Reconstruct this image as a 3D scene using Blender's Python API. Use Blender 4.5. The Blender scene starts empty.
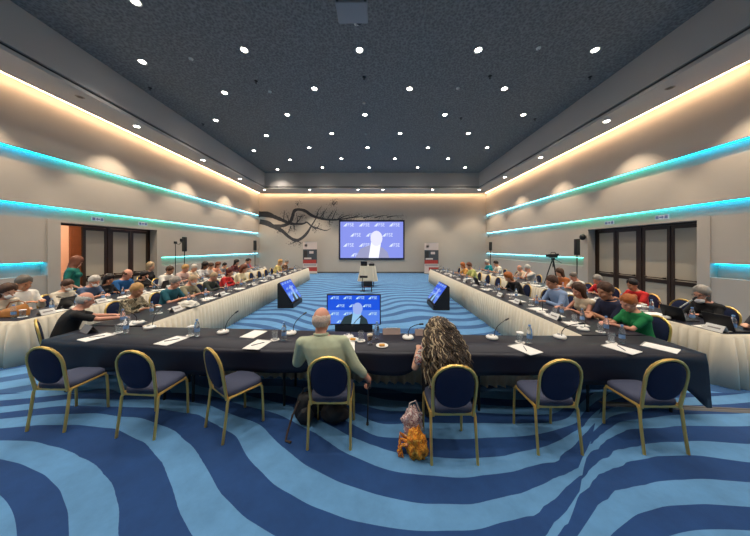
import bpy, bmesh, math, random
import numpy as np
from mathutils import Vector as V, Matrix, noise

random.seed(7)
PI = math.pi
R = math.radians
scene = bpy.context.scene
COL = scene.collection

# ------------------------------------------------------------------ camera, world, exposure
EYE = 1.97
cd = bpy.data.cameras.new('camera')
cam = bpy.data.objects.new('camera', cd)
COL.objects.link(cam)
cam.location = (0, 0, EYE)
cam.rotation_euler = (R(90), 0, 0)
cd.sensor_fit = 'HORIZONTAL'
cd.sensor_width = 36.0
cd.lens = 36.0 * 250 / 750
cd.shift_x = -1 / 750
cd.shift_y = -20 / 750
cd.clip_start = 0.05
scene.camera = cam
w = bpy.data.worlds.new('world')
scene.world = w
w.use_nodes = True
w.node_tree.nodes['Background'].inputs[0].default_value = (0.5, 0.5, 0.5, 1)
w.node_tree.nodes['Background'].inputs[1].default_value = 0.03
scene.view_settings.view_transform = 'Standard'
scene.view_settings.look = 'None'
scene.view_settings.gamma = 1.0
scene.view_settings.use_curve_mapping = False
scene.view_settings.exposure = 0.12
DOWN_W = 210.0        # watts of one ceiling downlight
SOFFIT_W = 420.0      # watts of one soffit wall-washer
COVE_E = 29.0          # cove strip emission
LED_E = 21.0           # coloured groove strip emission
DOWN_COL = (1.0, 0.91, 0.80)
WASH_COL = (1.0, 0.80, 0.58)


# ------------------------------------------------------------------ materials
_m = {}


def nmat(name):
    m = bpy.data.materials.new(name)
    m.use_nodes = True
    nt = m.node_tree
    return m, nt, nt.nodes['Principled BSDF']


def mat(name, col, rough=0.6, metal=0.0, var=0.0, scale=20.0, bump=0.0, trans=0.0, ior=1.45, sheen=0.0, coat=0.0):
    if name in _m:
        return _m[name]
    m, nt, b = nmat(name)
    b.inputs['Base Color'].default_value = (*col, 1)
    b.inputs['Roughness'].default_value = rough
    b.inputs['Metallic'].default_value = metal
    b.inputs['Transmission Weight'].default_value = trans
    b.inputs['IOR'].default_value = ior
    b.inputs['Sheen Weight'].default_value = sheen
    b.inputs['Coat Weight'].default_value = coat
    if var or bump:
        tc = nt.nodes.new('ShaderNodeTexCoord')
        nz = nt.nodes.new('ShaderNodeTexNoise')
        nz.inputs['Scale'].default_value = scale
        nz.inputs['Detail'].default_value = 4
        nt.links.new(tc.outputs['Object'], nz.inputs['Vector'])
        if var:
            mx = nt.nodes.new('ShaderNodeMix')
            mx.data_type = 'RGBA'
            mx.inputs['A'].default_value = (*[max(0, c * (1 - var)) for c in col], 1)
            mx.inputs['B'].default_value = (*[min(1, c * (1 + var)) for c in col], 1)
            nt.links.new(nz.outputs['Fac'], mx.inputs['Factor'])
            nt.links.new(mx.outputs['Result'], b.inputs['Base Color'])
        if bump:
            bp = nt.nodes.new('ShaderNodeBump')
            bp.inputs['Strength'].default_value = bump
            bp.inputs['Distance'].default_value = 0.01
            nt.links.new(nz.outputs['Fac'], bp.inputs['Height'])
            nt.links.new(bp.outputs['Normal'], b.inputs['Normal'])
    _m[name] = m
    return m


def emat(name, col, strength):
    if name in _m:
        return _m[name]
    m, nt, b = nmat(name)
    b.inputs['Base Color'].default_value = (0, 0, 0, 1)
    b.inputs['Emission Color'].default_value = (*col, 1)
    b.inputs['Emission Strength'].default_value = strength
    b.inputs['Roughness'].default_value = 0.5
    _m[name] = m
    return m


def s2l(r, g, b):
    return tuple(((c / 255) / 12.92 if c / 255 <= 0.04045 else ((c / 255 + 0.055) / 1.055) ** 2.4) for c in (r, g, b))


def led_mat():
    m, nt, b = nmat('colour_led')
    b.inputs['Base Color'].default_value = (0, 0, 0, 1)
    tc = nt.nodes.new('ShaderNodeNewGeometry')
    sp = nt.nodes.new('ShaderNodeSeparateXYZ')
    nt.links.new(tc.outputs['Position'], sp.inputs[0])
    mr = nt.nodes.new('ShaderNodeMapRange')
    mr.inputs['From Min'].default_value = 0
    mr.inputs['From Max'].default_value = 20
    nt.links.new(sp.outputs['Y'], mr.inputs['Value'])
    cr = nt.nodes.new('ShaderNodeValToRGB')
    e = cr.color_ramp.elements
    e[0].position = 0.0
    e[0].color = (0.0, 0.44, 0.80, 1)
    e[1].position = 1.0
    e[1].color = (0.12, 0.42, 0.58, 1)
    for p, c in ((0.34, (0.0, 0.44, 0.78)), (0.40, (0.02, 0.46, 0.40)), (0.54, (0.05, 0.44, 0.32)), (0.64, (0.07, 0.42, 0.50))):
        k = e.new(p)
        k.color = (*c, 1)
    nt.links.new(mr.outputs[0], cr.inputs[0])
    nt.links.new(cr.outputs[0], b.inputs['Emission Color'])
    b.inputs['Emission Strength'].default_value = LED_E
    return m


M_WALL = mat('wall_paint', s2l(182, 174, 164), 0.75, var=0.03, scale=3, bump=0.03)
M_SOFFIT = mat('soffit_paint', s2l(190, 184, 178), 0.8, var=0.02, scale=2)
M_GOLD = mat('gold_tube', (0.74, 0.50, 0.15), 0.36, 0.7)
M_NAVYPAD = mat('navy_upholstery', s2l(15, 29, 64), 0.85, var=0.25, scale=120, bump=0.2)
M_SEATPAD = mat('seat_upholstery', s2l(62, 67, 88), 0.9, var=0.2, scale=120, bump=0.2)
M_CLOTH = mat('navy_cloth', s2l(13, 15, 34), 0.47, var=0.12, scale=40, bump=0.06)
M_SKIRT = mat('cream_skirt', s2l(224, 212, 188), 0.55, var=0.05, scale=8, sheen=0.2)
M_BLACK = mat('black_plastic', (0.012, 0.012, 0.014), 0.45)
M_BLACKM = mat('black_metal', (0.02, 0.02, 0.022), 0.4, 0.5)
M_WHITE = mat('white_plastic', s2l(232, 228, 220), 0.4)
M_PAPER = mat('paper', s2l(236, 232, 224), 0.8)
M_GLASS = mat('clear_glass', (0.93, 0.96, 0.98), 0.05, trans=0.92, ior=1.25)
M_BOTTLE = mat('clear_bottle', (0.88, 0.94, 1.0), 0.08, trans=0.92, ior=1.2)
M_BLUELAB = mat('blue_label', s2l(128, 164, 212), 0.4)
M_WOOD = mat('dark_door_wood', s2l(52, 36, 26), 0.4, var=0.2, scale=12)
M_SILVER = mat('silver', s2l(190, 188, 184), 0.35, 0.7)


# ------------------------------------------------------------------ mesh builder
class MB:
    def __init__(self):
        self.v, self.f, self.m = [], [], []

    def add(self, vs, fs, m=0):
        o = len(self.v)
        self.v.extend([tuple(p) for p in vs])
        self.f.extend([tuple(i + o for i in f) for f in fs])
        self.m.extend([m] * len(fs))

    def box(self, c, s, rot=None, m=0):
        c = V(c)
        vs = []
        for x in (-.5, .5):
            for y in (-.5, .5):
                for z in (-.5, .5):
                    p = V((x * s[0], y * s[1], z * s[2]))
                    vs.append(c + (rot @ p if rot else p))
        self.add(vs, [(0, 1, 3, 2), (4, 6, 7, 5), (0, 4, 5, 1), (2, 3, 7, 6), (0, 2, 6, 4), (1, 5, 7, 3)], m)
        return self

    def b2(self, lo, hi, m=0):
        return self.box([(a + b) / 2 for a, b in zip(lo, hi)], [b - a for a, b in zip(lo, hi)], None, m)

    def rbox(self, c, s, bev=0.01, seg=2, rot=None, m=0):
        bm = bmesh.new()
        bmesh.ops.create_cube(bm, size=1)
        for v in bm.verts:
            v.co = V((v.co.x * s[0], v.co.y * s[1], v.co.z * s[2]))
        bmesh.ops.bevel(bm, geom=bm.edges[:] + bm.verts[:], offset=bev, segments=seg, affect='EDGES', profile=0.5)
        bm.verts.index_update()
        c = V(c)
        self.add([c + (rot @ v.co if rot else v.co) for v in bm.verts], [[v.index for v in f.verts] for f in bm.faces], m)
        bm.free()
        return self

    def tube(self, pts, r, n=8, closed=False, cap=True, m=0, sq=None):
        pts = [V(p) for p in pts]
        k = len(pts)
        rs = r if isinstance(r, (list, tuple)) else [r] * k
        tg = []
        for i in range(k):
            if closed:
                t = pts[(i + 1) % k] - pts[i - 1]
            else:
                t = pts[min(i + 1, k - 1)] - pts[max(i - 1, 0)]
            tg.append(t.normalized() if t.length > 1e-9 else V((0, 0, 1)))
        up = V((0, 0, 1)) if abs(tg[0].z) < 0.9 else V((0, 1, 0))
        u = (up - tg[0] * up.dot(tg[0])).normalized()
        vs = []
        for i in range(k):
            u = (u - tg[i] * u.dot(tg[i]))
            u = u.normalized() if u.length > 1e-6 else tg[i].orthogonal().normalized()
            w_ = tg[i].cross(u)
            for j in range(n):
                a = 2 * PI * (j + 0.5) / n
                vs.append(pts[i] + (u * math.cos(a) + w_ * math.sin(a)) * rs[i])
        fs = []
        for i in range(k if closed else k - 1):
            i2 = (i + 1) % k
            for j in range(n):
                j2 = (j + 1) % n
                fs.append((i * n + j, i * n + j2, i2 * n + j2, i2 * n + j))
        if cap and not closed:
            fs.append(tuple(reversed(range(n))))
            fs.append(tuple((k - 1) * n + j for j in range(n)))
        self.add(vs, fs, m)
        return self

    def cap(self, p0, p1, r0, r1=None, n=10):
        """tapered capsule"""
        r1 = r0 if r1 is None else r1
        p0, p1 = V(p0), V(p1)
        d = (p1 - p0)
        L = max(d.length, 1e-5)
        d = d / L
        ps, rs = [], []
        for a in (-80, -50, -25, 0):
            ps.append(p0 + d * r0 * math.sin(R(a)))
            rs.append(r0 * math.cos(R(a)))
        for a in (0, 25, 50, 80):
            ps.append(p1 + d * r1 * math.sin(R(a)))
            rs.append(r1 * math.cos(R(a)))
        return self.tube(ps, rs, n)

    def ell(self, c, r, rot=None, nu=14, nv=9, m=0):
        c = V(c)
        vs = []

        def tr(p):
            p = V((p[0] * r[0], p[1] * r[1], p[2] * r[2]))
            return c + (rot @ p if rot else p)
        vs.append(tr((0, 0, -1)))
        for i in range(1, nv):
            a = -PI / 2 + PI * i / nv
            for j in range(nu):
                b = 2 * PI * j / nu
                vs.append(tr((math.cos(a) * math.cos(b), math.cos(a) * math.sin(b), math.sin(a))))
        vs.append(tr((0, 0, 1)))
        fs = []
        for j in range(nu):
            fs.append((0, 1 + (j + 1) % nu, 1 + j))
            fs.append((len(vs) - 1, 1 + (nv - 2) * nu + j, 1 + (nv - 2) * nu + (j + 1) % nu))
        for i in range(nv - 2):
            for j in range(nu):
                a, b = 1 + i * nu + j, 1 + i * nu + (j + 1) % nu
                fs.append((a, b, b + nu, a + nu))
        self.add(vs, fs, m)
        return self

    def lathe(self, prof, n=16, c=(0, 0, 0), m=0, rot=None):
        """prof (r, z) from bottom to top; r = 0 at an end closes it"""
        c = V(c)
        vs, fs, rings = [], [], []
        for r, z in prof:
            if r < 1e-6:
                p = V((0, 0, z))
                vs.append(c + (rot @ p if rot else p))
                rings.append([len(vs) - 1] * n)
            else:
                ids = []
                for j in range(n):
                    a = 2 * PI * j / n
                    p = V((r * math.cos(a), r * math.sin(a), z))
                    vs.append(c + (rot @ p if rot else p))
                    ids.append(len(vs) - 1)
                rings.append(ids)
        for a, b in zip(rings, rings[1:]):
            for j in range(n):
                j2 = (j + 1) % n
                q = [a[j], a[j2], b[j2], b[j]]
                q2 = []
                for i in q:
                    if i not in q2:
                        q2.append(i)
                if len(q2) > 2:
                    fs.append(q2)
        self.add(vs, fs, m)
        return self

    def loft(self, rings, n=16):
        """rings: (centre, half-width vector, half-depth vector); ends closed"""
        vs, fs = [], []
        for c, a, b in rings:
            for j in range(n):
                t = 2 * PI * j / n
                vs.append(V(c) + V(a) * math.cos(t) + V(b) * math.sin(t))
        for i in range(len(rings) - 1):
            for j in range(n):
                j2 = (j + 1) % n
                fs.append((i * n + j, i * n + j2, (i + 1) * n + j2, (i + 1) * n + j))
        fs.append(tuple(reversed(range(n))))
        fs.append(tuple((len(rings) - 1) * n + j for j in range(n)))
        self.add(vs, fs)
        return self

    def poly(self, pts, thick, axis, m=0):
        """flat polygon pts with thickness along the vector axis"""
        a = V(axis) * thick
        n = len(pts)
        vs = [V(p) for p in pts] + [V(p) + a for p in pts]
        fs = [tuple(range(n))[::-1], tuple(range(n, 2 * n))]
        for i in range(n):
            j = (i + 1) % n
            fs.append((i, j, n + j, n + i))
        self.add(vs, fs, m)
        return self

    def mesh(self, name='m', mats=(), smooth=True, sharp=40):
        me = bpy.data.meshes.new(name)
        me.from_pydata(self.v, [], self.f)
        for k in mats:
            me.materials.append(k)
        if len(mats) > 1:
            me.polygons.foreach_set('material_index', self.m)
        bm = bmesh.new()
        bm.from_mesh(me)
        bmesh.ops.recalc_face_normals(bm, faces=bm.faces)
        bm.to_mesh(me)
        bm.free()
        if smooth:
            me.polygons.foreach_set('use_smooth', [True] * len(me.polygons))
            if sharp:
                me.set_sharp_from_angle(angle=R(sharp))
        me.update()
        return me

    def build(self, name, mats, parent=None, smooth=True, sharp=40, loc=None):
        if not isinstance(mats, (list, tuple)):
            mats = [mats]
        return link(name, self.mesh(name, mats, smooth, sharp), parent, loc)


def link(name, me, parent=None, loc=None):
    o = bpy.data.objects.new(name, me)
    COL.objects.link(o)
    if parent:
        o.parent = parent
    if loc:
        o.location = loc
    return o


_labels = {}


def tag(o, label, cat, group=None, kind=None):
    if label:
        o['label'] = label
        n = len(label.split())
        if n < 4 or n > 16:
            print('LABEL LENGTH', n, label)
        if label in _labels and not (group and _labels[label] == group):
            print('DUP LABEL', label)
        _labels[label] = group
    if cat:
        o['category'] = cat
    if group:
        o['group'] = group
    if kind:
        o['kind'] = kind
    return o


def thing(name, label, cat, loc=(0, 0, 0), rz=0.0, group=None):
    o = bpy.data.objects.new(name, None)
    o.empty_display_size = 0.1
    COL.objects.link(o)
    o.location = loc
    o.rotation_euler = (0, 0, rz)
    return tag(o, label, cat, group)


def struct(o):
    o['kind'] = 'structure'
    return o


def kids(o):
    return [c for c in _children.get(o.name, [])]


_children = {}


def reg(o):
    """remember a prototype's tree"""
    def walk(p):
        _children[p.name] = list(p.children)
        for c in p.children:
            walk(c)
    bpy.context.view_layer.update()
    walk(o)
    return o


def dup(o, loc, rz, label, group=None, cat=None):
    c = o.copy()
    COL.objects.link(c)
    c.location = loc
    c.rotation_euler = (0, 0, rz)

    def rec(src, dst):
        for ch in _children.get(src.name, []):
            k = ch.copy()
            COL.objects.link(k)
            k.parent = dst
            rec(ch, k)
    rec(o, c)
    tag(c, label, cat or o.get('category'), group or o.get('group'))
    return c


class Proto:
    """first use places the prototype itself, then copies"""

    def __init__(self, make, name, cat):
        self.make, self.name, self.cat, self.root = make, name, cat, None

    def __call__(self, label, loc, rz=0.0, group=None):
        if self.root is None:
            r = thing(self.name, label, self.cat, loc, rz, group)
            self.make(r)
            reg(r)
            self.root = r
            return r
        return dup(self.root, loc, rz, label, group, self.cat)


ORD = ['first', 'second', 'third', 'fourth', 'fifth', 'sixth', 'seventh', 'eighth', 'ninth', 'tenth', 'eleventh', 'twelfth',
       'thirteenth', 'fourteenth', 'fifteenth', 'sixteenth', 'seventeenth']

# ------------------------------------------------------------------ room shell
XL, XR, YB, YN = -9.22, 8.67, 19.7, -4.0
ZC, ZS = 7.35, 6.20            # dark ceiling, soffit underside
SL, SR, SB = -7.95, 7.36, 17.85  # inner edges of the soffit (left, right, back)
GROOVES = (1.57, 3.15, 4.57)   # top of each light groove
GH, GD = 0.36, 0.17


def carpet():
    """floor grid carrying the woven wave pattern as smooth fields"""
    def w(px, py):
        y = 250 * EYE / (py - 248)
        return ((px - 376) * y / 250, y)

    def c1(pts):
        return [w(x / 2, 380 + y / 2) for x, y in pts]

    def c2(pts):
        return [w(375 + x / 2, 380 + y / 2) for x, y in pts]
    left = [
        (1, c1([(0, 158), (40, 167), (90, 190), (120, 220), (136, 265), (138, 312)])),
        (2, c1([(0, 121), (60, 122), (130, 140), (190, 170), (225, 210), (238, 260), (236, 312)])),
        (3, c1([(0, 97), (80, 90), (160, 90), (230, 97), (290, 125), (325, 165), (345, 215), (360, 265), (385, 312)])),
        (4, c1([(0, 78), (80, 70), (190, 66), (300, 82), (345, 100), (390, 140), (415, 180), (440, 225), (490, 275), (550, 312)])),
        (5, c1([(0, 66), (120, 52), (300, 55), (400, 70), (470, 110), (500, 160), (550, 210), (620, 250), (700, 280), (750, 290)])),
        (6, c1([(440, 60), (520, 90), (560, 130), (610, 170), (680, 205), (750, 228)])),
        (7, c1([(560, 70), (630, 105), (690, 145), (750, 171)])),
        (8, c1([(600, 60), (700, 112), (750, 131)])),
        (5, c2([(100, 302), (200, 300), (300, 270), (370, 228), (405, 190)])),
        (6, c2([(100, 248), (200, 248), (300, 225), (380, 190), (405, 180)])),
        (7, c2([(80, 188), (170, 195), (260, 185), (340, 165), (400, 130), (428, 95)])),
        (8, c2([(80, 152), (180, 158), (260, 152), (350, 130), (420, 92)])),
        (9, c2([(0, 112), (150, 118), (300, 112)])),
        (10, c2([(0, 84), (160, 86), (300, 86)])),
        (3, c2([(360, 312), (378, 285)])),
        (4, c2([(346, 312), (376, 280)])),
    ]
    right = [
        (1, c2([(470, 312), (520, 270), (580, 252), (660, 248), (750, 254)])),
        (2, c2([(405, 312), (440, 260), (500, 220), (580, 202), (660, 198), (750, 205)])),
        (3, c2([(416, 216), (440, 190), (500, 165), (560, 152), (640, 150), (750, 165)])),
        (4, c2([(414, 210), (440, 172), (500, 140), (560, 127), (650, 122), (750, 128)])),
        (5, c2([(436, 138), (460, 118), (500, 100), (600, 92), (750, 92)])),
        (6, c2([(436, 130), (456, 108), (490, 84), (600, 70), (750, 66)])),
    ]

    def tps(fam):
        P, val = [], []
        for v, pl in fam:
            for a, b in zip(pl, pl[1:]):
                P.append(a)
                val.append(v)
                P.append(((a[0] + b[0]) / 2, (a[1] + b[1]) / 2))
                val.append(v)
            P.append(pl[-1])
            val.append(v)
        P, val = np.array(P), np.array(val, float)
        n = len(P)

        def phi(d2):
            return 0.5 * d2 * np.log(d2 + 1e-9)
        K = phi(((P[:, None] - P[None]) ** 2).sum(-1)) + 2e-3 * np.eye(n)
        Q = np.c_[np.ones(n), P]
        A = np.block([[K, Q], [Q.T, np.zeros((3, 3))]])
        s = np.linalg.lstsq(A, np.r_[val, 0, 0, 0], rcond=None)[0]

        def f(X):
            out = np.empty(len(X))
            for i in range(0, len(X), 8000):
                x = X[i:i + 8000]
                out[i:i + 8000] = phi(((x[:, None] - P[None]) ** 2).sum(-1)) @ s[:n] + np.c_[np.ones(len(x)), x] @ s[n:]
            return out
        return f
    xs = np.arange(XL - 0.3, XR + 0.36, 0.06)
    ys = np.arange(YN, YB + 0.06, 0.06)
    gx, gy = np.meshgrid(xs, ys)
    XY = np.c_[gx.ravel(), gy.ravel()]
    nx, ny = len(xs), len(ys)
    near = XY[:, 1] < 5.2
    vl, vr = np.zeros(len(XY)), np.zeros(len(XY))
    vl[near] = tps(left)(XY[near])
    vr[near] = tps(right)(XY[near])
    cr = np.array([w(375 + x / 2, 380 + y / 2) for x, y in [(470, 20), (442, 78), (434, 115), (417, 177), (409, 225), (393, 272), (375, 312)]])
    o = np.argsort(cr[:, 1])
    side = XY[:, 0] - np.interp(XY[:, 1], cr[o, 1], cr[o, 0])
    x, y = XY[:, 0], XY[:, 1]
    vf = (y + 0.55 * np.sin(0.75 * x + 0.35 * y) + 0.28 * np.sin(1.7 * x - 0.5 * y + 1.0) + 0.10 * np.sin(3.1 * x + 0.9 * y)) / 0.30
    me = bpy.data.meshes.new('floor')
    idx = np.arange(nx * ny).reshape(ny, nx)
    fs = np.stack([idx[:-1, :-1], idx[:-1, 1:], idx[1:, 1:], idx[1:, :-1]], -1).reshape(-1, 4)
    me.from_pydata(np.c_[XY, np.zeros(len(XY))].tolist(), [], fs.tolist())
    for nme, d in (('wave_left', vl), ('wave_right', vr), ('crease', side), ('wave_far', vf)):
        a = me.attributes.new(nme, 'FLOAT', 'POINT')
        a.data.foreach_set('value', d.astype(np.float32))
    m, nt, b = nmat('wave_carpet')
    L = nt.links.new

    def att(n):
        q = nt.nodes.new('ShaderNodeAttribute')
        q.attribute_name = n
        return q.outputs['Fac']

    def math_(op, a, bb, c=None):
        q = nt.nodes.new('ShaderNodeMath')
        q.operation = op
        for i, z in enumerate((a, bb, c)):
            if z is None:
                continue
            if isinstance(z, (int, float)):
                q.inputs[i].default_value = z
            else:
                L(z, q.inputs[i])
        return q.outputs[0]

    def mixf(f, a, bb):
        q = nt.nodes.new('ShaderNodeMix')
        L(f, q.inputs[0])
        L(a, q.inputs[2])
        L(bb, q.inputs[3])
        return q.outputs[0]
    geo = nt.nodes.new('ShaderNodeNewGeometry')
    sp = nt.nodes.new('ShaderNodeSeparateXYZ')
    L(geo.outputs['Position'], sp.inputs[0])
    v = mixf(math_('GREATER_THAN', att('crease'), 0.0), att('wave_left'), att('wave_right'))
    v = mixf(math_('GREATER_THAN', sp.outputs['Y'], 3.4), v, att('wave_far'))
    isfar = math_('GREATER_THAN', sp.outputs['Y'], 3.4)
    fac = math_('GREATER_THAN', math_('FLOORED_MODULO', v, 2.0), math_('MULTIPLY_ADD', isfar, -0.15, 1.0))
    fac = math_('MAXIMUM', fac, math_('MULTIPLY', isfar, 0.22))  # dark stripes lightened in the far part: grazing haze put into the colour
    nz = nt.nodes.new('ShaderNodeTexNoise')
    nz.inputs['Scale'].default_value = 3.0
    nz.inputs['Detail'].default_value = 6
    nz.inputs['Roughness'].default_value = 0.7
    L(geo.outputs['Position'], nz.inputs['Vector'])
    mx = nt.nodes.new('ShaderNodeMix')
    mx.data_type = 'RGBA'
    L(fac, mx.inputs['Factor'])
    mx.inputs['A'].default_value = (*s2l(22, 62, 114), 1)
    mx.inputs['B'].default_value = (*s2l(88, 138, 182), 1)
    mv = nt.nodes.new('ShaderNodeMix')
    mv.data_type = 'RGBA'
    mv.blend_type = 'MULTIPLY'
    mv.inputs['Factor'].default_value = 0.5
    L(mx.outputs['Result'], mv.inputs['A'])
    rr = nt.nodes.new('ShaderNodeMapRange')
    rr.inputs['From Min'].default_value = 0.3
    rr.inputs['From Max'].default_value = 0.7
    rr.inputs['To Min'].default_value = 0.65
    rr.inputs['To Max'].default_value = 1.25
    L(nz.outputs['Fac'], rr.inputs['Value'])
    L(rr.outputs[0], mv.inputs['B'])
    L(mv.outputs['Result'], b.inputs['Base Color'])
    b.inputs['Roughness'].default_value = 0.95
    nb = nt.nodes.new('ShaderNodeTexNoise')
    nb.inputs['Scale'].default_value = 220
    L(geo.outputs['Position'], nb.inputs['Vector'])
    bp = nt.nodes.new('ShaderNodeBump')
    bp.inputs['Strength'].default_value = 0.35
    bp.inputs['Distance'].default_value = 0.004
    L(nb.outputs['Fac'], bp.inputs['Height'])
    L(bp.outputs['Normal'], b.inputs['Normal'])
    me.materials.append(m)
    struct(link('floor', me))
    struct(MB().b2((XL - 1.2, YN - 0.2, -0.2), (XR + 1.2, YB + 0.2, -0.012)).build('floor_slab', mat('slab', (0.1, 0.1, 0.1)), smooth=False))


carpet()


def ceiling():
    m, nt, b = nmat('dark_ceiling')
    tc = nt.nodes.new('ShaderNodeNewGeometry')
    vo = nt.nodes.new('ShaderNodeTexVoronoi')
    vo.inputs['Scale'].default_value = 16
    nt.links.new(tc.outputs['Position'], vo.inputs['Vector'])
    nz = nt.nodes.new('ShaderNodeTexNoise')
    nz.inputs['Scale'].default_value = 30
    nz.inputs['Detail'].default_value = 3
    nt.links.new(tc.outputs['Position'], nz.inputs['Vector'])
    mu = nt.nodes.new('ShaderNodeMath')
    mu.operation = 'MULTIPLY'
    nt.links.new(vo.outputs['Distance'], mu.inputs[0])
    nt.links.new(nz.outputs['Fac'], mu.inputs[1])
    cr = nt.nodes.new('ShaderNodeValToRGB')
    cr.color_ramp.elements[0].position = 0.05
    cr.color_ramp.elements[0].color = (*s2l(98, 98, 99), 1)
    cr.color_ramp.elements[1].position = 0.4
    cr.color_ramp.elements[1].color = (*s2l(136, 136, 136), 1)
    nt.links.new(mu.outputs[0], cr.inputs[0])
    nt.links.new(cr.outputs[0], b.inputs['Base Color'])
    b.inputs['Roughness'].default_value = 0.9
    struct(MB().b2((SL - 0.1, YN, ZC), (SR + 0.1, SB + 0.1, ZC + 0.1)).build('ceiling', m, smooth=False))
    dark = mat('shadow_gap', (0.05, 0.05, 0.05), 0.9)
    # soffit: underside slab, dark gap, fascia, on three sides
    cv = 0.24   # cove slot beside the wall
    s = MB()
    s.b2((XL + cv, YN, ZS), (SL, YB - cv, ZS + 0.09))
    s.b2((XL + cv + 0.1, YN, ZS + 0.09), (SL - 0.07, YB - cv, ZS + 0.17), 1)
    s.b2((XL + cv, YN, ZS + 0.17), (SL, SB, ZC + 0.1))
    s.build('ceiling_soffit_left', [M_SOFFIT, dark], smooth=False)
    s = MB()
    s.b2((SR, YN, ZS), (XR - cv, YB - cv, ZS + 0.09))
    s.b2((SR + 0.07, YN, ZS + 0.09), (XR - cv - 0.1, YB - cv, ZS + 0.17), 1)
    s.b2((SR, YN, ZS + 0.17), (XR - cv, SB, ZC + 0.1))
    s.build('ceiling_soffit_right', [M_SOFFIT, dark], smooth=False)
    s = MB()
    s.b2((SL, SB, ZS), (SR, YB - cv, ZS + 0.09))
    s.b2((SL, SB + 0.07, ZS + 0.09), (SR, YB - cv, ZS + 0.17), 1)
    s.b2((XL + cv, SB, ZS + 0.17), (XR - cv, YB - cv, ZC + 0.1))
    s.build('ceiling_soffit_back', [M_SOFFIT, dark], smooth=False)
    struct(MB().b2((XL - 0.4, YN - 0.2, ZC + 0.1), (XR + 0.4, YB + 0.2, ZC + 0.2)).build('ceiling_slab', M_SOFFIT, smooth=False))
    for n in ('left', 'right', 'back'):
        bpy.data.objects['ceiling_soffit_' + n]['kind'] = 'structure'
    # warm cove light strips in the slot above each wall
    ce = emat('cove_led', (1.0, 0.65, 0.37), COVE_E)
    z = ZS + 0.03
    for n, lo, hi in (('left', (XL + 0.14, YN, z), (XL + 0.20, YB - 0.22, z + 0.02)),
                      ('right', (XR - 0.20, YN, z), (XR - 0.14, YB - 0.22, z + 0.02)),
                      ('end', (XL + 0.22, YB - 0.20, z), (XR - 0.22, YB - 0.14, z + 0.02))):
        o = MB().b2(lo, hi).build('cove_light', ce, smooth=False)
        tag(o, 'warm white cove light strip along the top of the %s wall' % {'left': 'left', 'right': 'right', 'end': 'far'}[n], 'light strip')


ceiling()

DOORL, DOORR = (7.29, 10.50), (6.73, 10.20)     # openings along Y
PORTL, PORTR = (7.00, 10.72), (6.47, 10.42)
DZ, PZ = 2.72, 3.15 - GH


def side_wall(name, x, s, port, door):
    """s = +1: the room lies towards +X. Grooved wall with a door opening."""
    T = 0.5

    def slab(mb, y0, y1, z0, z1, d=0.0, m=0, deep=T):
        a, b = x - s * d, x - s * deep
        mb.b2((min(a, b), y0, z0), (max(a, b), y1, z1), m)
    mb = MB()
    y0, y1 = YN, YB
    edges = [0.0]
    for g in GROOVES:
        edges += [g - GH, g]
    edges.append(ZC)
    for i in range(len(edges) - 1):
        z0, z1 = edges[i], edges[i + 1]
        d = GD if i % 2 else 0.0
        if z1 <= PZ + 0.001:
            slab(mb, y0, port[0], z0, z1, d)
            slab(mb, port[1], y1, z0, z1, d)
        else:
            slab(mb, y0, y1, z0, z1, d)
    # door surround, flush with the wall and slightly proud
    slab(mb, port[0], door[0], 0, PZ, -0.03)
    slab(mb, door[1], port[1], 0, PZ, -0.03)
    slab(mb, door[0], door[1], DZ, PZ, -0.03)
    struct(mb.build(name, M_WALL, smooth=False))
    led = _m.setdefault('led', led_mat())
    for g, nm in zip(GROOVES, ('lowest', 'middle', 'top')):
        runs = [(y0, y1)] if g > PZ + 0.1 else [(y0, port[0] - 0.02), (port[1] + 0.02, y1)]
        for k, (a, b) in enumerate(runs):
            q = MB()
            xa, xb = x - s * (GD * .5), x - s * (GD * .5 + .025)
            q.b2((min(xa, xb), a, g - 0.020), (max(xa, xb), b, g - 0.003))
            o = q.build('groove_light', led, smooth=False)
            side = 'left' if s > 0 else 'right'
            extra = '' if len(runs) == 1 else (' before the doorway' if k == 0 else ' beyond the doorway')
            tag(o, 'blue-green light strip in the %s groove of the %s wall%s' % (nm, side, extra), 'light strip')


side_wall('wall_left', XL, 1, PORTL, DOORL)
side_wall('wall_right', XR, -1, PORTR, DOORR)
mb = MB()
mb.b2((XL - 0.5, YB, 0), (XR + 0.5, YB + 0.2, ZC + 0.1))
struct(mb.build('wall_back', M_WALL, smooth=False))
struct(MB().b2((XL - 0.5, YN - 0.2, 0), (XR + 0.5, YN, ZC + 0.1)).build('wall_near', M_WALL, smooth=False))
sk = mat('baseboard_paint', s2l(88, 84, 82), 0.5)
struct(MB().b2((XL, YB - 0.02, 0), (XR, YB, 0.10)).build('baseboard_back', sk, smooth=False))
for nm, x, s, p in (('left', XL, 1, PORTL), ('right', XR, -1, PORTR)):
    mb = MB()
    for a, b in ((YN, p[0]), (p[1], YB - 0.02)):
        mb.b2((min(x, x + s * 0.018), a, 0), (max(x, x + s * 0.018), b, 0.10))
    struct(mb.build('baseboard_' + nm, sk, smooth=False))


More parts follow.
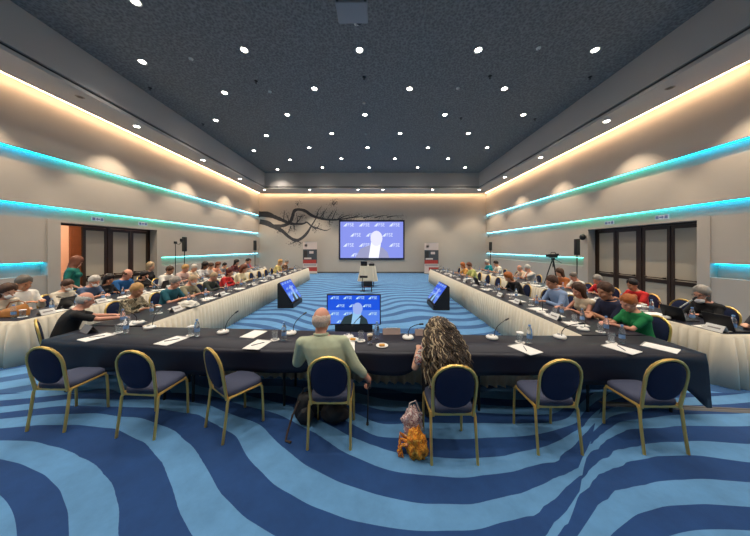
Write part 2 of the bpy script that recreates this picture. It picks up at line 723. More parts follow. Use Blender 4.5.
# ------------------------------------------------------------------ doors
def door_leaf(parent_name, y0, y1, x, s, panel_mat, opened=0.0, hinge=None):
    """dark-framed leaf with two infill panels and a push bar; built round its hinge"""
    root = bpy.data.objects.new(parent_name, None)
    COL.objects.link(root)
    wd = y1 - y0
    hy = y0 if hinge != 'far' else y1
    root.location = (x, hy, 0)
    sg = 1 if hinge != 'far' else -1
    T = 0.05
    H = DZ - 0.07
    fr = MB()
    st = 0.10

    def yb(a, b):
        return (min(sg * a, sg * b), max(sg * a, sg * b))
    for a, b, z0, z1 in ((0.01, st, 0.01, H), (wd - st, wd - 0.01, 0.01, H), (st, wd - st, H - 0.10, H), (st, wd - st, 0.01, 0.22), (st, wd - st, 0.86, 0.98)):
        lo, hi = yb(a, b)
        fr.b2((-T / 2, lo, z0), (T / 2, hi, z1))
    fr.build('door_frame', M_WOOD, root, smooth=False)
    lo, hi = yb(st, wd - st)
    pn = MB()
    pn.b2((-0.012, lo, 0.98), (0.012, hi, H - 0.10))
    pn.b2((-0.012, lo, 0.22), (0.012, hi, 0.86))
    pn.build('door_panel', panel_mat, root, smooth=False)
    bar = MB()
    for q in (0.14, wd - 0.14):
        bar.box((s * 0.055, sg * q, 1.03), (0.06, 0.05, 0.05))
    bar.tube([(s * 0.085, sg * 0.13, 1.03), (s * 0.085, sg * (wd - 0.13), 1.03)], 0.018, 8)
    bar.build('push_bar', mat('bar_brown', s2l(70, 56, 46), 0.3, 0.6), root)
    root.rotation_euler = (0, 0, R(opened))
    root['kind'] = 'structure'
    return root


M_DPANEL = mat('door_infill', s2l(176, 164, 146), 0.35, var=0.03, scale=3)
M_DWARM = mat('door_infill_foyer_lit', s2l(206, 178, 142), 0.4)  # warmer copy of the infill: the foyer's orange light put into the colour


def doors(x, s, door, nm, open_first):
    fr = MB()
    a, b = x - s * 0.27, x - s * 0.35
    lo, hi = min(a, b), max(a, b)
    fr.b2((lo, door[0], 0), (hi, door[0] + 0.06, DZ))
    fr.b2((lo, door[1] - 0.06, 0), (hi, door[1], DZ))
    fr.b2((lo, door[0] + 0.06, DZ - 0.06), (hi, door[1] - 0.06, DZ))
    mid = (door[0] + door[1]) / 2
    fr.b2((lo, mid - 0.04, 0), (hi, mid + 0.04, DZ - 0.06))
    struct(fr.build('trim_door_' + nm, M_WOOD, smooth=False))
    y = [door[0] + 0.065, (door[0] + mid) / 2, mid - 0.045, mid + 0.045, (mid + door[1]) / 2, door[1] - 0.065]
    xc = x - s * 0.31
    for i, (u, v) in enumerate(((y[0], y[1]), (y[1], y[2]), (y[3], y[4]), (y[4], y[5]))):
        n = 'door_%d' % (i + 1 if s > 0 else i + 5)
        if open_first and i == 0:
            door_leaf(n, u, v, xc, s, M_DWARM, opened=88, hinge='near')
        else:
            door_leaf(n, u, v, xc, s, M_DPANEL, hinge='far' if i % 2 else 'near')


doors(XL, 1, DOORL, 'left', True)
doors(XR, -1, DOORR, 'right', False)
# foyer seen through the open leaf on the left, and the closed lobby behind the right-hand doors
fo = MB()
fo.b2((XL - 3.6, 6.4, 0), (XL - 3.5, 14.5, 3.2))
fo.b2((XL - 3.5, 6.3, 0), (XL - 0.5, 6.4, 3.2))
fo.b2((XL - 3.5, 14.4, 0), (XL - 0.5, 14.5, 3.2))
fo.b2((XL - 3.6, 6.3, 3.2), (XL - 0.5, 14.5, 3.3))
struct(fo.build('wall_foyer', mat('foyer_paint', s2l(216, 180, 156), 0.7), smooth=False))
struct(MB().b2((XL - 3.6, 6.3, -0.05), (XL - 0.31, 14.5, 0.0)).build('floor_foyer', mat('foyer_floor', s2l(150, 110, 80), 0.4), smooth=False))
wp = MB()
wp.b2((XL - 3.5, 10.35, 0), (XL - 3.42, 11.6, 3.0))
wp.b2((XL - 3.42, 10.45, 0.1), (XL - 3.40, 11.5, 2.9))
wp.build('wall_panel_foyer', mat('foyer_wood', s2l(110, 66, 42), 0.45, var=0.2, scale=5), smooth=False)['kind'] = 'structure'
ld = bpy.data.lights.new('foyer_light', 'POINT')
ld.energy = 170
ld.color = (1.0, 0.80, 0.60)
ld.shadow_soft_size = 0.2
lo_ = bpy.data.objects.new('foyer_light', ld)
lo_.location = (XL - 2.0, 9.0, 2.9)
COL.objects.link(lo_)


# ------------------------------------------------------------------ downlights
def make_down(r):
    MB().lathe([(0.075, 0.0), (0.11, -0.012), (0.115, 0.0), (0.115, 0.004), (0.075, 0.004)], 20).build('trim_ring', M_WHITE, r)
    MB().lathe([(0, -0.003), (0.078, -0.003), (0.078, 0.003), (0, 0.003)], 20).build('lens', emat('lamp_lens', (1, 0.93, 0.82), 28), r)


down = Proto(make_down, 'downlight', 'ceiling light')
spot_d = bpy.data.lights.new('downlight_beam', 'SPOT')
spot_d.energy = DOWN_W
spot_d.color = DOWN_COL
spot_d.spot_size = R(118)
spot_d.spot_blend = 0.8
spot_d.shadow_soft_size = 0.07
wash_d = bpy.data.lights.new('washer_beam', 'SPOT')
wash_d.energy = SOFFIT_W
wash_d.color = WASH_COL
wash_d.spot_size = R(86)
wash_d.spot_blend = 0.5
wash_d.shadow_soft_size = 0.03


def beam(data, parent, x, y, z):
    o = bpy.data.objects.new(data.name, data)
    COL.objects.link(o)
    o.location = (0, 0, -0.02)
    o.parent = parent
    return o


rowsA = (-6.75, -3.58, -0.45, 2.78, 5.95)
rowsB = (-5.25, -2.08, 1.13, 4.34)
for k in range(8):
    y = 5.14 + 1.652 * k + (0 if k else 0.32)
    xs = rowsA if k % 2 else rowsB
    if k == 0:
        xs = rowsB[:1]
    for i, x in enumerate(xs):
        lab = 'round ceiling downlight, %s from the left in the %s row from the camera' % (ORD[i], ORD[k])
        dy = (.43 if k % 2 else .22) if (i == 0 and k) else 0.0
        o = down(lab, (x, y + dy, ZC), 0, 'downlights in the dark ceiling')
        beam(spot_d, o, x, y, ZC)
for i, y in enumerate((8.70, 12.04, 15.3)):
    o = down('small downlight in the left soffit, %s from the camera' % ORD[i], (-8.33, y, ZS), 0, 'downlights in the soffits')
    beam(wash_d, o, 0, 0, 0)
    o = down('small downlight in the right soffit, %s from the camera' % ORD[i], (7.70, y - 0.35, ZS), 0, 'downlights in the soffits')
    beam(wash_d, o, 0, 0, 0)
for i, x in enumerate((-8.1, -4.8, -1.3, 0.5, 4.1, 7.5)):
    o = down('small downlight in the far soffit, %s from the left' % ORD[i], (x, 18.15, ZS), 0, 'downlights in the soffits')
    if i != 3:
        beam(wash_d, o, 0, 0, 0)
# the room's downlights continue behind the camera
for (x, y) in [(a, 3.8) for a in rowsA] + [(a, 2.0) for a in rowsB] + [(a, 0.2) for a in rowsA]:
    o = bpy.data.objects.new('downlight_beam', spot_d)
    o.location = (x, y, ZC - 0.02)
    COL.objects.link(o)
for y in (5.5, 2.0):
    for x in (-8.33, 7.70):
        o = bpy.data.objects.new('washer_beam', wash_d)
        o.location = (x, y, ZS - 0.02)
        COL.objects.link(o)


# ------------------------------------------------------------------ small ceiling fittings
def make_detector(r):
    MB().lathe([(0, -0.045), (0.03, -0.045), (0.055, -0.025), (0.06, 0.0), (0, 0.0)], 16).build('housing', M_WHITE, r)
    MB().lathe([(0, -0.055), (0.022, -0.053), (0.026, -0.044), (0, -0.043)], 12).build('sensor', mat('sensor_grey', (0.4, 0.4, 0.4)), r)


def make_sprinkler(r):
    MB().lathe([(0, -0.02), (0.05, -0.012), (0.06, 0.0), (0, 0.0)], 14).build('rosette', M_BLACKM, r)
    MB().tube([(0, 0, -0.015), (0, 0, -0.07)], 0.014, 8).lathe([(0, -0.075), (0.035, -0.07), (0, -0.066)], 10).build('sprinkler_head', M_BLACKM, r)


det = Proto(make_detector, 'smoke_detector', 'smoke detector')
spr = Proto(make_sprinkler, 'sprinkler', 'sprinkler')


def ceil_pt(px, py, z):
    y = 250 * (z - EYE) / (248 - py)
    return ((px - 376) * y / 250, y, z)


for lab, px, py in (('white smoke detector between the projector and the middle downlight', 356.5, 23), ('pale smoke detector left of the middle of the ceiling', 270, 91.5),
                    ('pale smoke detector right of the middle of the ceiling', 458, 88), ('small white ceiling sensor near the left edge of the dark ceiling', 191, 58.5),
                    ('small white ceiling sensor near the right edge of the dark ceiling', 538.5, 48), ('tiny white ceiling sensor on the centre line', 364, 103),
                    ('tiny white ceiling sensor far back on the centre line', 366, 134)):
    det(lab, ceil_pt(px, py, ZC))
for lab, px, py in (('black sprinkler near the left soffit', 150, 88), ('black sprinkler behind the left front downlight', 256, 81), ('black sprinkler on the middle line of the ceiling', 364, 77),
                    ('black sprinkler right of the ceiling middle', 490, 76), ('black sprinkler near the right soffit', 590, 77), ('black sprinkler far right of the ceiling', 535, 119),
                    ('black sprinkler deep in the ceiling right of centre', 461, 118), ('black sprinkler far left of the ceiling', 203, 124)):
    spr(lab, ceil_pt(px, py, ZC))
for lab, px, py in (('round grille in the left soffit between the downlights', 80, 97), ('round grille in the right soffit between the downlights', 670, 88)):
    o = thing('soffit_grille', lab, 'vent', ceil_pt(px, py, ZS))
    MB().lathe([(0, -0.006), (0.09, -0.006), (0.10, 0), (0, 0)], 18).build('ring', mat('grille_grey', s2l(150, 140, 130), 0.6), o)
    MB().lathe([(0, -0.012), (0.06, -0.012), (0.06, -0.004), (0, -0.004)], 18).build('core', mat('grille_dark', s2l(90, 84, 78), 0.6), o)

p = thing('ceiling_projector', 'grey projector hanging from the dark ceiling at the top of the photo', 'projector', (-0.48, 5.05, 0))
MB().rbox((0, 0, 6.80), (0.62, 0.46, 0.20), 0.02).build('body', mat('projector_grey', s2l(150, 152, 156), 0.5), p)
MB().box((0, 0, 6.905), (0.40, 0.30, 0.03)).box((0, 0, 7.335), (0.3, 0.3, 0.03)).tube([(0, 0, 6.92), (0, 0, 7.33)], 0.03, 10).build('mount', M_BLACKM, p)
MB().lathe([(0, 0), (0.07, 0), (0.075, 0.05), (0.06, 0.07), (0, 0.06)], 16, (0.12, 0.23, 6.80), rot=Matrix.Rotation(R(-90), 3, 'X')).build('lens', M_BLACK, p)
for sx in (-0.27, 0.27):
    MB().box((sx, -0.232, 6.80), (0.05, 0.01, 0.16)).build('vent', mat('vent_dark', (0.1, 0.1, 0.1)), p)


# ------------------------------------------------------------------ exit signs, wall speaker
def exit_sign(label, x, s, y, z):
    o = thing('exit_sign', label, 'sign', (x + s * 0.035, y, z))
    MB().box((0, 0, 0), (0.02, 0.36, 0.13)).build('sign_plate', mat('sign_white', s2l(200, 208, 226), 0.4), o, smooth=False)
    f = MB()
    X = s * 0.012
    f.box((X, -0.12, 0), (0.004, 0.08, 0.09))
    f.box((X, 0.12, 0), (0.004, 0.08, 0.09))
    f.poly([(X, -0.06, 0.0), (X, -0.01, 0.05), (X, -0.01, 0.02), (X, 0.06, 0.02), (X, 0.06, -0.02), (X, -0.01, -0.02), (X, -0.01, -0.05)], 0.003, (s, 0, 0))
    f.build('pictogram', mat('sign_blue', s2l(100, 116, 164), 0.5), o, smooth=False)


exit_sign('pale exit sign above the open leaf of the left doorway', XL, 1, 8.25, 2.92)
exit_sign('pale exit sign above the far leaf of the left doorway', XL, 1, 9.85, 2.92)
exit_sign('pale exit sign above the near leaves of the right doorway', XR, -1, 7.55, 2.90)
exit_sign('pale exit sign above the far leaves of the right doorway', XR, -1, 9.25, 2.90)
p = thing('wall_speaker', 'round black speaker at the far jamb of the right doorway', 'speaker', (XR - 0.03, 10.3, 2.42))
MB().ell((-0.13, 0, 0), (0.11, 0.11, 0.13)).build('housing', M_BLACK, p)
MB().box((-0.02, 0, 0), (0.04, 0.06, 0.10)).build('bracket', M_BLACKM, p)

# ------------------------------------------------------------------ far wall: projection screen, mural, banners


def text_mesh(body, size):
    cu = bpy.data.curves.new('t', 'FONT')
    cu.body = body
    cu.size = size
    cu.resolution_u = 2
    o = bpy.data.objects.new('t', cu)
    COL.objects.link(o)
    me = bpy.data.meshes.new_from_object(o.evaluated_get(bpy.context.evaluated_depsgraph_get()))
    vs = [tuple(v.co) for v in me.vertices]
    fs = [tuple(p.vertices) for p in me.polygons]
    bpy.data.objects.remove(o)
    bpy.data.curves.remove(cu)
    bpy.data.meshes.remove(me)
    return vs, fs


LOGO_T = text_mesh('FSE', 1.0)
lx0 = min(v[0] for v in LOGO_T[0])
lx1 = max(v[0] for v in LOGO_T[0])


def picture(W, H, split, sc_t=1.0):
    """video still on a screen: u to the right, v up, both centred; z towards the viewer (layers of 2 mm)"""
    mb = MB()
    mb.add([(-W / 2, -H / 2, 0), (W / 2, -H / 2, 0), (W / 2, H / 2, 0), (-W / 2, H / 2, 0)], [(0, 1, 2, 3)], 0)
    if split:
        mb.add([(-W / 2, -H / 2, .002), (W / 2, -H / 2, .002), (W / 2, -H * 0.02, .002), (-W / 2, -H * 0.02, .002)], [(0, 1, 2, 3)], 1)
    rows = ((0.42, (-0.37, -0.12, 0.12, 0.36)), (0.14, (-0.26, -0.01, 0.25)), (-0.14, (-0.37, -0.12, 0.36)), (-0.41, (-0.25,)))
    lw, lh = W * 0.17, H * 0.10
    for v, us in rows:
        for u in us:
            cx, cy = u * W, v * H
            a = cx - lw / 2
            mb.add([(a, cy - lh / 2, .004), (a + lw * .30, cy - lh / 2, .004), (a + lw * .40, cy + lh / 2, .004), (a + lw * .22, cy + lh * .15, .004)], [(0, 1, 2, 3)], 2)
            k = (lw * 0.56) / (lx1 - lx0)
            ky = lh / 0.72
            mb.add([(a + lw * .44 + (x - lx0) * k, cy - lh / 2 + y * ky, .004) for x, y, z in LOGO_T[0]], LOGO_T[1], 2)
    # speaker on the video: suit, shirt front, head

    def blob(cx, cy, rx, ry, z, m, n=20):
        mb.add([(cx + rx * math.cos(2 * PI * i / n), cy + ry * math.sin(2 * PI * i / n), z) for i in range(n)], [tuple(range(n))], m)
    b = -H / 2
    mb.add([(-0.26 * W, b, .006), (0.28 * W, b, .006), (0.25 * W, b + .16 * H, .006), (0.18 * W, b + .27 * H, .006), (0.08 * W, b + .36 * H, .006),
            (-0.02 * W, b + .36 * H, .006), (-0.18 * W, b + .26 * H, .006)], [tuple(range(7))], 3)
    mb.add([(-0.05 * W, b, .008), (0.11 * W, b, .008), (0.15 * W, b + .45 * H, .008), (-0.01 * W, b + .45 * H, .008)], [(0, 1, 2, 3)], 4)
    blob(0.075 * W, b + 0.54 * H, 0.095 * W, 0.21 * H, .010, 5)
    return mb


def emm(n, c, s):
    return emat(n, s2l(*c), s)


o = thing('projection_screen', 'large framed projection screen showing a video speaker on the far wall', 'screen', (-0.335, YB, 2.615))
SW, SHh = 5.16, 3.11
fr = MB()
fr.b2((-SW / 2, -0.07, SHh / 2 - 0.13), (SW / 2, 0, SHh / 2)).b2((-SW / 2, -0.07, -SHh / 2), (SW / 2, 0, -SHh / 2 + 0.13))
fr.b2((-SW / 2, -0.07, -SHh / 2 + .13), (-SW / 2 + .11, 0, SHh / 2 - .13)).b2((SW / 2 - .11, -0.07, -SHh / 2 + .13), (SW / 2, 0, SHh / 2 - .13))
fr.build('frame', mat('screen_frame', s2l(28, 34, 62), 0.5), o, smooth=False)
pm = [emm('proj_blue', (132, 144, 230), 1.0), emm('proj_band', (130, 145, 235), 1), emm('proj_white', (215, 225, 250), 1.05), emm('proj_suit', (150, 152, 190), 1), emm('proj_shirt', (235, 238, 250), 1.1), emm('proj_face', (222, 222, 246), 1.05)]
pc = picture(SW - 0.22, SHh - 0.26, False).build('picture', pm, o, smooth=False)
pc.rotation_euler = (R(90), 0, 0)
pc.location = (0, -0.02, 0)


def wallpt(px, py, dy=0.0):
    return V(((px - 376) * YB / 250, YB - dy, EYE + (248 - py) * YB / 250))


def mural():
    mb = MB()

    def rib(pts, wd, d=0.004):
        P = [wallpt(255 + a / 8.33, 195 + b / 8.33, d) for a, b in pts]
        # smooth by one Chaikin-like pass
        for _ in range(2):
            Q, W2 = [P[0]], [wd[0]]
            for i in range(len(P) - 1):
                Q += [P[i].lerp(P[i + 1], .25), P[i].lerp(P[i + 1], .75)]
                W2 += [wd[i] * .75 + wd[i + 1] * .25, wd[i] * .25 + wd[i + 1] * .75]
            Q.append(P[-1])
            W2.append(wd[-1])
            P, wd = Q, W2
        vs = []
        for i, p_ in enumerate(P):
            t = (P[min(i + 1, len(P) - 1)] - P[max(i - 1, 0)]).normalized()
            n = V((-t.z, 0, t.x)) * wd[i] * 0.62 * YB / 250 / 8.33 * (1 + 0.25 * noise.noise(p_ * 4))
            vs += [p_ + n, p_ - n]
        fs = [(2 * i, 2 * i + 1, 2 * i + 3, 2 * i + 2) for i in range(len(P) - 1)]
        mb.add(vs, fs)
    rib([(30, 160), (110, 160), (180, 190), (240, 215), (290, 238), (340, 243), (410, 240), (430, 220), (470, 262), (530, 280), (590, 300), (630, 280)],
        [40, 34, 24, 20, 18, 14, 12, 11, 11, 9, 6, 2])
    rib([(40, 222), (110, 235), (150, 265), (210, 260), (260, 250), (300, 220), (315, 170), (325, 130), (360, 118), (420, 130), (460, 165), (520, 190), (590, 205), (680, 208), (760, 195)],
        [34, 34, 32, 22, 20, 21, 21, 20, 19, 21, 19, 16, 13, 12, 5], 0.006)
    rib([(150, 262), (220, 290), (280, 350), (345, 385), (400, 355), (440, 310), (465, 265), (500, 210), (530, 150)], [28, 22, 19, 21, 19, 15, 12, 8, 3], 0.008)
    rnd = random.Random(3)
    tw = [((240, 215), (250, 130)), ((280, 236), (260, 150)), ((340, 243), (400, 160)), ((350, 240), (345, 150)), ((320, 240), (330, 300)), ((230, 300), (185, 300)),
          ((345, 385), (290, 405)), ((345, 385), (390, 410)), ((510, 190), (555, 95)), ((540, 195), (600, 110)), ((560, 200), (570, 130)), ((600, 205), (650, 130)), ((620, 207), (620, 250)),
          ((640, 207), (680, 120)), ((690, 205), (730, 160)), ((500, 285), (540, 230)), ((470, 262), (520, 300)), ((640, 80), (660, 40)), ((650, 85), (680, 50)), ((350, 85), (362, 60)),
          ((700, 200), (800, 165)), ((760, 195), (900, 175)), ((900, 190), (1000, 165)), ((1000, 190), (1100, 170)), ((1100, 185), (1230, 175)), ((800, 190), (870, 160)), ((300, 260), (270, 320)), ((360, 180), (420, 170))]
    for a, b in tw:
        mid = ((a[0] + b[0]) / 2 + rnd.uniform(-10, 10), (a[1] + b[1]) / 2 + rnd.uniform(-8, 8))
        rib([a, mid, b], [7, 5, 2], 0.003)
        for _ in range(34):
            t = rnd.random()
            c = (a[0] + (b[0] - a[0]) * t + rnd.gauss(0, 16), a[1] + (b[1] - a[1]) * t + rnd.gauss(0, 14))
            an, L = rnd.uniform(0, PI), rnd.uniform(7, 18)
            P = [(c[0], c[1]), (c[0] + L * .5 * math.cos(an) - 2 * math.sin(an), c[1] + L * .5 * math.sin(an) + 2 * math.cos(an)),
                 (c[0] + L * math.cos(an), c[1] + L * math.sin(an)), (c[0] + L * .5 * math.cos(an) + 2 * math.sin(an), c[1] + L * .5 * math.sin(an) - 2 * math.cos(an))]
            mb.add([wallpt(255 + x / 8.33, 195 + y / 8.33, 0.002) for x, y in P], [(0, 1, 2, 3)], 1)
    o = mb.build('branch_mural', [mat('mural_grey', s2l(58, 60, 66), 0.8, var=0.4, scale=9), mat('mural_leaf', s2l(112, 110, 110), 0.8)], smooth=False)
    tag(o, 'grey painted branch with twigs spreading across the far wall', 'mural')


mural()


def banner(label, px0, px1, pyt, y, seed):
    x0, x1 = (px0 - 376) * y / 250, (px1 - 376) * y / 250
    W = x1 - x0
    H = EYE + (248 - pyt) * y / 250
    o = thing('rollup_banner', label, 'banner', ((x0 + x1) / 2, y, 0))
    MB().rbox((0, 0, 0.05), (W + 0.04, 0.22, 0.10), 0.02).build('base', M_SILVER, o)
    MB().tube([(0, 0.06, 0.1), (0, 0.06, H)], 0.012, 8).build('pole', M_SILVER, o)
    MB().box((0, 0, H), (W, 0.03, 0.03)).build('top_rail', M_SILVER, o)
    f = MB()
    f.b2((-W / 2, -0.004, 0.10), (W / 2, 0.004, H), 0)
    z = lambda t: 0.10 + (H - 0.10) * t

    def pt(u0, u1, t0, t1, m, d=0.006):
        f.b2((-W / 2 + W * u0, -d, z(t0)), (-W / 2 + W * u1, -0.004, z(t1)), m)
    pt(0, 1, .78, 1, 0)
    pt(.12, .32, .85, .92, 3)
    pt(0, 1, .30, .76, 1)
    pt(.45, .75, .62, .70, 0, .008)
    pt(.05, .30, .45, .72, 4, .008)
    pt(0, .95, .30, .42, 2, .009)
    pt(.08, .6, .44, .49, 0, .009)
    pt(.05, .95, .22, .28, 3)
    pt(.3, 1, .05, .18, 2)
    f.build('printed_panel', [mat('ban_white', s2l(214, 196, 188), .6), mat('ban_dark', s2l(70, 74, 80), .6), mat('ban_red', s2l(176, 62, 54), .6), mat('ban_grey', s2l(168, 158, 156), .6), mat('ban_deep', s2l(50, 46, 44), .6)], o, smooth=False)


banner('tall roll-up banner left of the projection screen', 303, 317, 242, 19.0, 1)
banner('tall roll-up banner right of the projection screen', 424.5, 438.5, 243, 19.0, 2)

# ------------------------------------------------------------------ tables
TZ = 0.75


class Row:
    """a straight run of tables: edge line e(Y) on the aisle side, o(Y) on the sitters' side"""

    def __init__(self, a, b, depth, s, y0, y1):
        self.a, self.b, self.d, self.s, self.y0, self.y1 = a, b, depth, s, y0, y1   # s: outward sign of X (towards the sitters)

    def e(self, y):
        return self.a + self.b * y

    def at(self, y, t):
        """t: metres from the sitters' edge towards the aisle"""
        return self.e(y) + self.s * (self.d - t)


IL = Row(-3.50, -0.045, 0.86, -1, 3.93, 15.5)
IR = Row(2.82, 0.022, 0.88, 1, 3.51, 14.5)
OL = Row(-5.75, -0.06, 0.75, -1, 4.18, 15.2)
OR = Row(4.86, 0.025, 0.75, 1, 3.56, 13.9)


def pleats(mb, path, z0, z1, amp=0.036, pitch=0.11, out=1, seed=0, flare=0.03):
    """hanging pleated cloth along a polyline; out = which side of the path the folds stand proud of"""
    rnd = random.Random(seed)
    pts = []
    for a, b in zip(path, path[1:]):
        a, b = V((*a, 0)), V((*b, 0))
        n = max(2, int((b - a).length / 0.022))
        for i in range(n):
            pts.append((a.lerp(b, i / n), (b - a).normalized()))
    pts.append((V((*path[-1], 0)), (V((*path[-1], 0)) - V((*path[-2], 0))).normalized()))
    zs = [z1, z1 - 0.05, z1 - 0.06, (z0 + z1) / 2, z0 + 0.002]
    am = [0.0, 0.0, 0.35, 0.8, 1.0]
    vs = []
    L = 0
    k = len(zs)
    ph = 0
    for i, (p_, t) in enumerate(pts):
        if i:
            L += (p_ - pts[i - 1][0]).length
        n = V((t.y, -t.x, 0)) * out
        q = L / pitch * 2 * PI + 0.9 * noise.noise(V((L * 1.5, seed, 0)))
        wv = math.sin(q) + 0.35 * math.sin(2 * q + 0.6)
        jit = 0.5 * noise.noise(V((L * 3.1, seed + 5, 0)))
        for z, a in zip(zs, am):
            vs.append(p_ + n * (0.012 + a * (amp * (wv + jit + 1.2) + flare * 0.5)) + V((0, 0, z)))
    fs = []
    for i in range(len(pts) - 1):
        for j in range(k - 1):
            fs.append((i * k + j, i * k + j + 1, (i + 1) * k + j + 1, (i + 1) * k + j))
    mb.add(vs, fs)


def solid(o, th):
    m = o.modifiers.new('cloth', 'SOLIDIFY')
    m.thickness = th
    m.offset = 0
    return o


def row_table(row, name, label, closed_near, closed_far, seed):
    o = thing(name, label, 'table', (row.e(row.y0), row.y0, 0))
    ox, oy = row.e(row.y0), row.y0

    def loc(x, y):
        return (x - ox, y - oy)
    top = MB()
    q = [loc(row.e(row.y0), row.y0), loc(row.e(row.y1), row.y1), loc(row.at(row.y1, 0), row.y1), loc(row.at(row.y0, 0), row.y0)]
    top.poly([(x, y, TZ - 0.035) for x, y in q], 0.035, (0, 0, 1))
    top.build('tabletop', M_CLOTH, o, smooth=False)
    sk_ = MB()
    path = []
    if closed_near:
        path.append(loc(row.at(row.y0, 0), row.y0))
    path += [loc(row.e(row.y0), row.y0), loc(row.e(row.y1), row.y1)]
    if closed_far:
        path.append(loc(row.at(row.y1, 0), row.y1))
    pleats(sk_, path, 0.0, TZ - 0.004, out=(1 if row.s < 0 else -1), seed=seed, pitch=0.13 if closed_near else 0.12)
    solid(sk_.build('skirt', M_SKIRT, o, sharp=0), 0.004)
    # black drop on the sitters' side and folding legs
    dr = MB()
    a, b = loc(row.at(row.y0, 0), row.y0), loc(row.at(row.y1, 0), row.y1)
    pleats(dr, [a, b], 0.63, TZ - 0.004, amp=0.008, out=(-1 if row.s < 0 else 1), seed=seed + 50, pitch=0.3, flare=0.01)
    solid(dr.build('cloth_drop', M_CLOTH, o, sharp=0), 0.004)
    n = int((row.y1 - row.y0) / 1.8)
    for i in range(n + 1):
        y = row.y0 + 0.15 + (row.y1 - row.y0 - 0.3) * i / n
        for t in (0.12, row.d - 0.12):
            x = row.at(y, t)
            lx, ly = loc(x, y)
            MB().tube([(lx, ly, 0), (lx, ly, TZ - 0.035)], 0.016, 8).build('leg', M_BLACKM, o)
    return o


row_table(IL, 'conference_table', 'long navy-topped table with cream skirt, inner row on the left', False, True, 1)
row_table(IR, 'conference_table', 'long navy-topped table with cream skirt, inner row on the right', False, True, 2)
row_table(OL, 'conference_table', 'long navy-topped table with cream skirt, outer row along the left wall', True, True, 3)
row_table(OR, 'conference_table', 'long navy-topped table with cream skirt, outer row along the right wall', True, True, 4)

FX = np.array([-4.43, -3.0, -1.6, 0.0, 1.4, 2.6, 3.80])
FYF = np.array([3.32, 3.14, 3.02, 2.95, 2.90, 2.88, 2.88])
FYB = np.array([3.90, 3.83, 3.74, 3.60, 3.50, 3.47, 3.47])


def yF(x):
    return float(np.interp(x, FX, FYF))


def yB(x):
    return float(np.interp(x, FX, FYB))


def front_table():
    o = thing('conference_table', 'long front table across the room under a navy cloth', 'table', (0, 3.2, 0))
    Y0 = 3.2
    xs = np.linspace(FX[0], FX[-1], 60)
    top = MB()
    vs = []
    for x in xs:
        vs += [(x, yF(x) - Y0 + 0.02, TZ - 0.03), (x, yB(x) - Y0 - 0.005, TZ - 0.03), (x, yF(x) - Y0 + 0.02, TZ - 0.004), (x, yB(x) - Y0 - 0.005, TZ - 0.004)]
    fs = []
    for i in range(len(xs) - 1):
        a, b = 4 * i, 4 * i + 4
        fs += [(a, b, b + 1, a + 1), (a + 2, a + 3, b + 3, b + 2), (a, a + 2, b + 2, b), (a + 1, b + 1, b + 3, a + 3)]
    fs += [(0, 1, 3, 2), (len(vs) - 4, len(vs) - 2, len(vs) - 1, len(vs) - 3)]
    top.add(vs, fs)
    top.build('tabletop', M_BLACK, o, smooth=False)
    # navy cloth: top plus front and end drops
    path = [(xs[0], yB(xs[0])), (xs[0], (yB(xs[0]) + yF(xs[0])) / 2)]
    path += [(x, yF(x)) for x in np.linspace(FX[0], FX[-1], 170)]
    path += [(xs[-1], 3.15), (xs[-1], yB(xs[-1]))]
    cl = MB()
    tv = []
    for x in xs:
        tv += [(x, yF(x) - Y0, TZ), (x, yB(x) - Y0, TZ)]
    cl.add(tv, [(2 * i, 2 * i + 2, 2 * i + 3, 2 * i + 1) for i in range(len(xs) - 1)])
    vs = []
    k = 6
    n = len(path)
    corners = [(xs[0], yF(xs[0])), (xs[-1], yF(xs[-1]))]
    for i, p_ in enumerate(path):
        a, b = path[max(i - 1, 0)], path[min(i + 1, n - 1)]
        t = V((b[0] - a[0], b[1] - a[1], 0)).normalized()
        nn = V((t.y, -t.x, 0))
        dc = min(math.hypot(p_[0] - c[0], p_[1] - c[1]) for c in corners)
        cz = math.exp(-(dc / 0.22) ** 2)
        if dc < 1e-3:
            nn = V((-0.7 if p_[0] < 0 else 0.7, -0.7, 0))
        zb = 0.47 - (0.26 if p_[0] > 0 else 0.14) * cz + 0.035 * noise.noise(V((p_[0] * 0.9, p_[1], 3))) + (0.02 if abs(p_[0]) < 2 else -0.05)
        lap = max(math.exp(-((p_[0] + .46) / .30) ** 4), math.exp(-((p_[0] - .72) / .30) ** 4))
        zb = zb * (1 - lap) + max(zb, 0.625) * lap
        wv = 0.012 * math.sin(p_[0] * 9 + 2 * noise.noise(V((p_[0], 0, 0)))) + 0.02 * noise.noise(V((p_[0] * 1.7, p_[1] * 2, 9)))
        for j in range(k):
            f = j / (k - 1)
            z = TZ + (zb - TZ) * f
            off = 0.0 if j == 0 else 0.012 + f * (0.022 + wv + 0.015 * cz)
            vs.append(V((p_[0], p_[1] - Y0, 0)) + nn * off + V((0, 0, z)))
    fs = []
    for i in range(n - 1):
        for j in range(k - 1):
            fs.append((i * k + j, i * k + j + 1, (i + 1) * k + j + 1, (i + 1) * k + j))
    cl.add(vs, fs)
    solid(cl.build('tablecloth', M_CLOTH, o, sharp=50), 0.003)
    # cream skirt along the far edge
    sk_ = MB()
    xi = [x for x in xs if -3.66 < x < 2.90]
    pleats(sk_, [(x, yB(x) - Y0) for x in xi], 0.0, TZ - 0.004, out=-1, seed=8, pitch=0.13)
    solid(sk_.build('skirt', M_SKIRT, o, sharp=0), 0.004)
    for x in (-4.25, -2.75, -2.35, -1.15, 0.95, 1.25, 2.55, 3.55):
        for y in (yF(x) + 0.13, yB(x) - 0.13):
            MB().tube([(x, y - Y0, 0), (x, y - Y0, TZ - 0.03)], 0.016, 8).build('leg', M_BLACKM, o)
    return o


front_table()


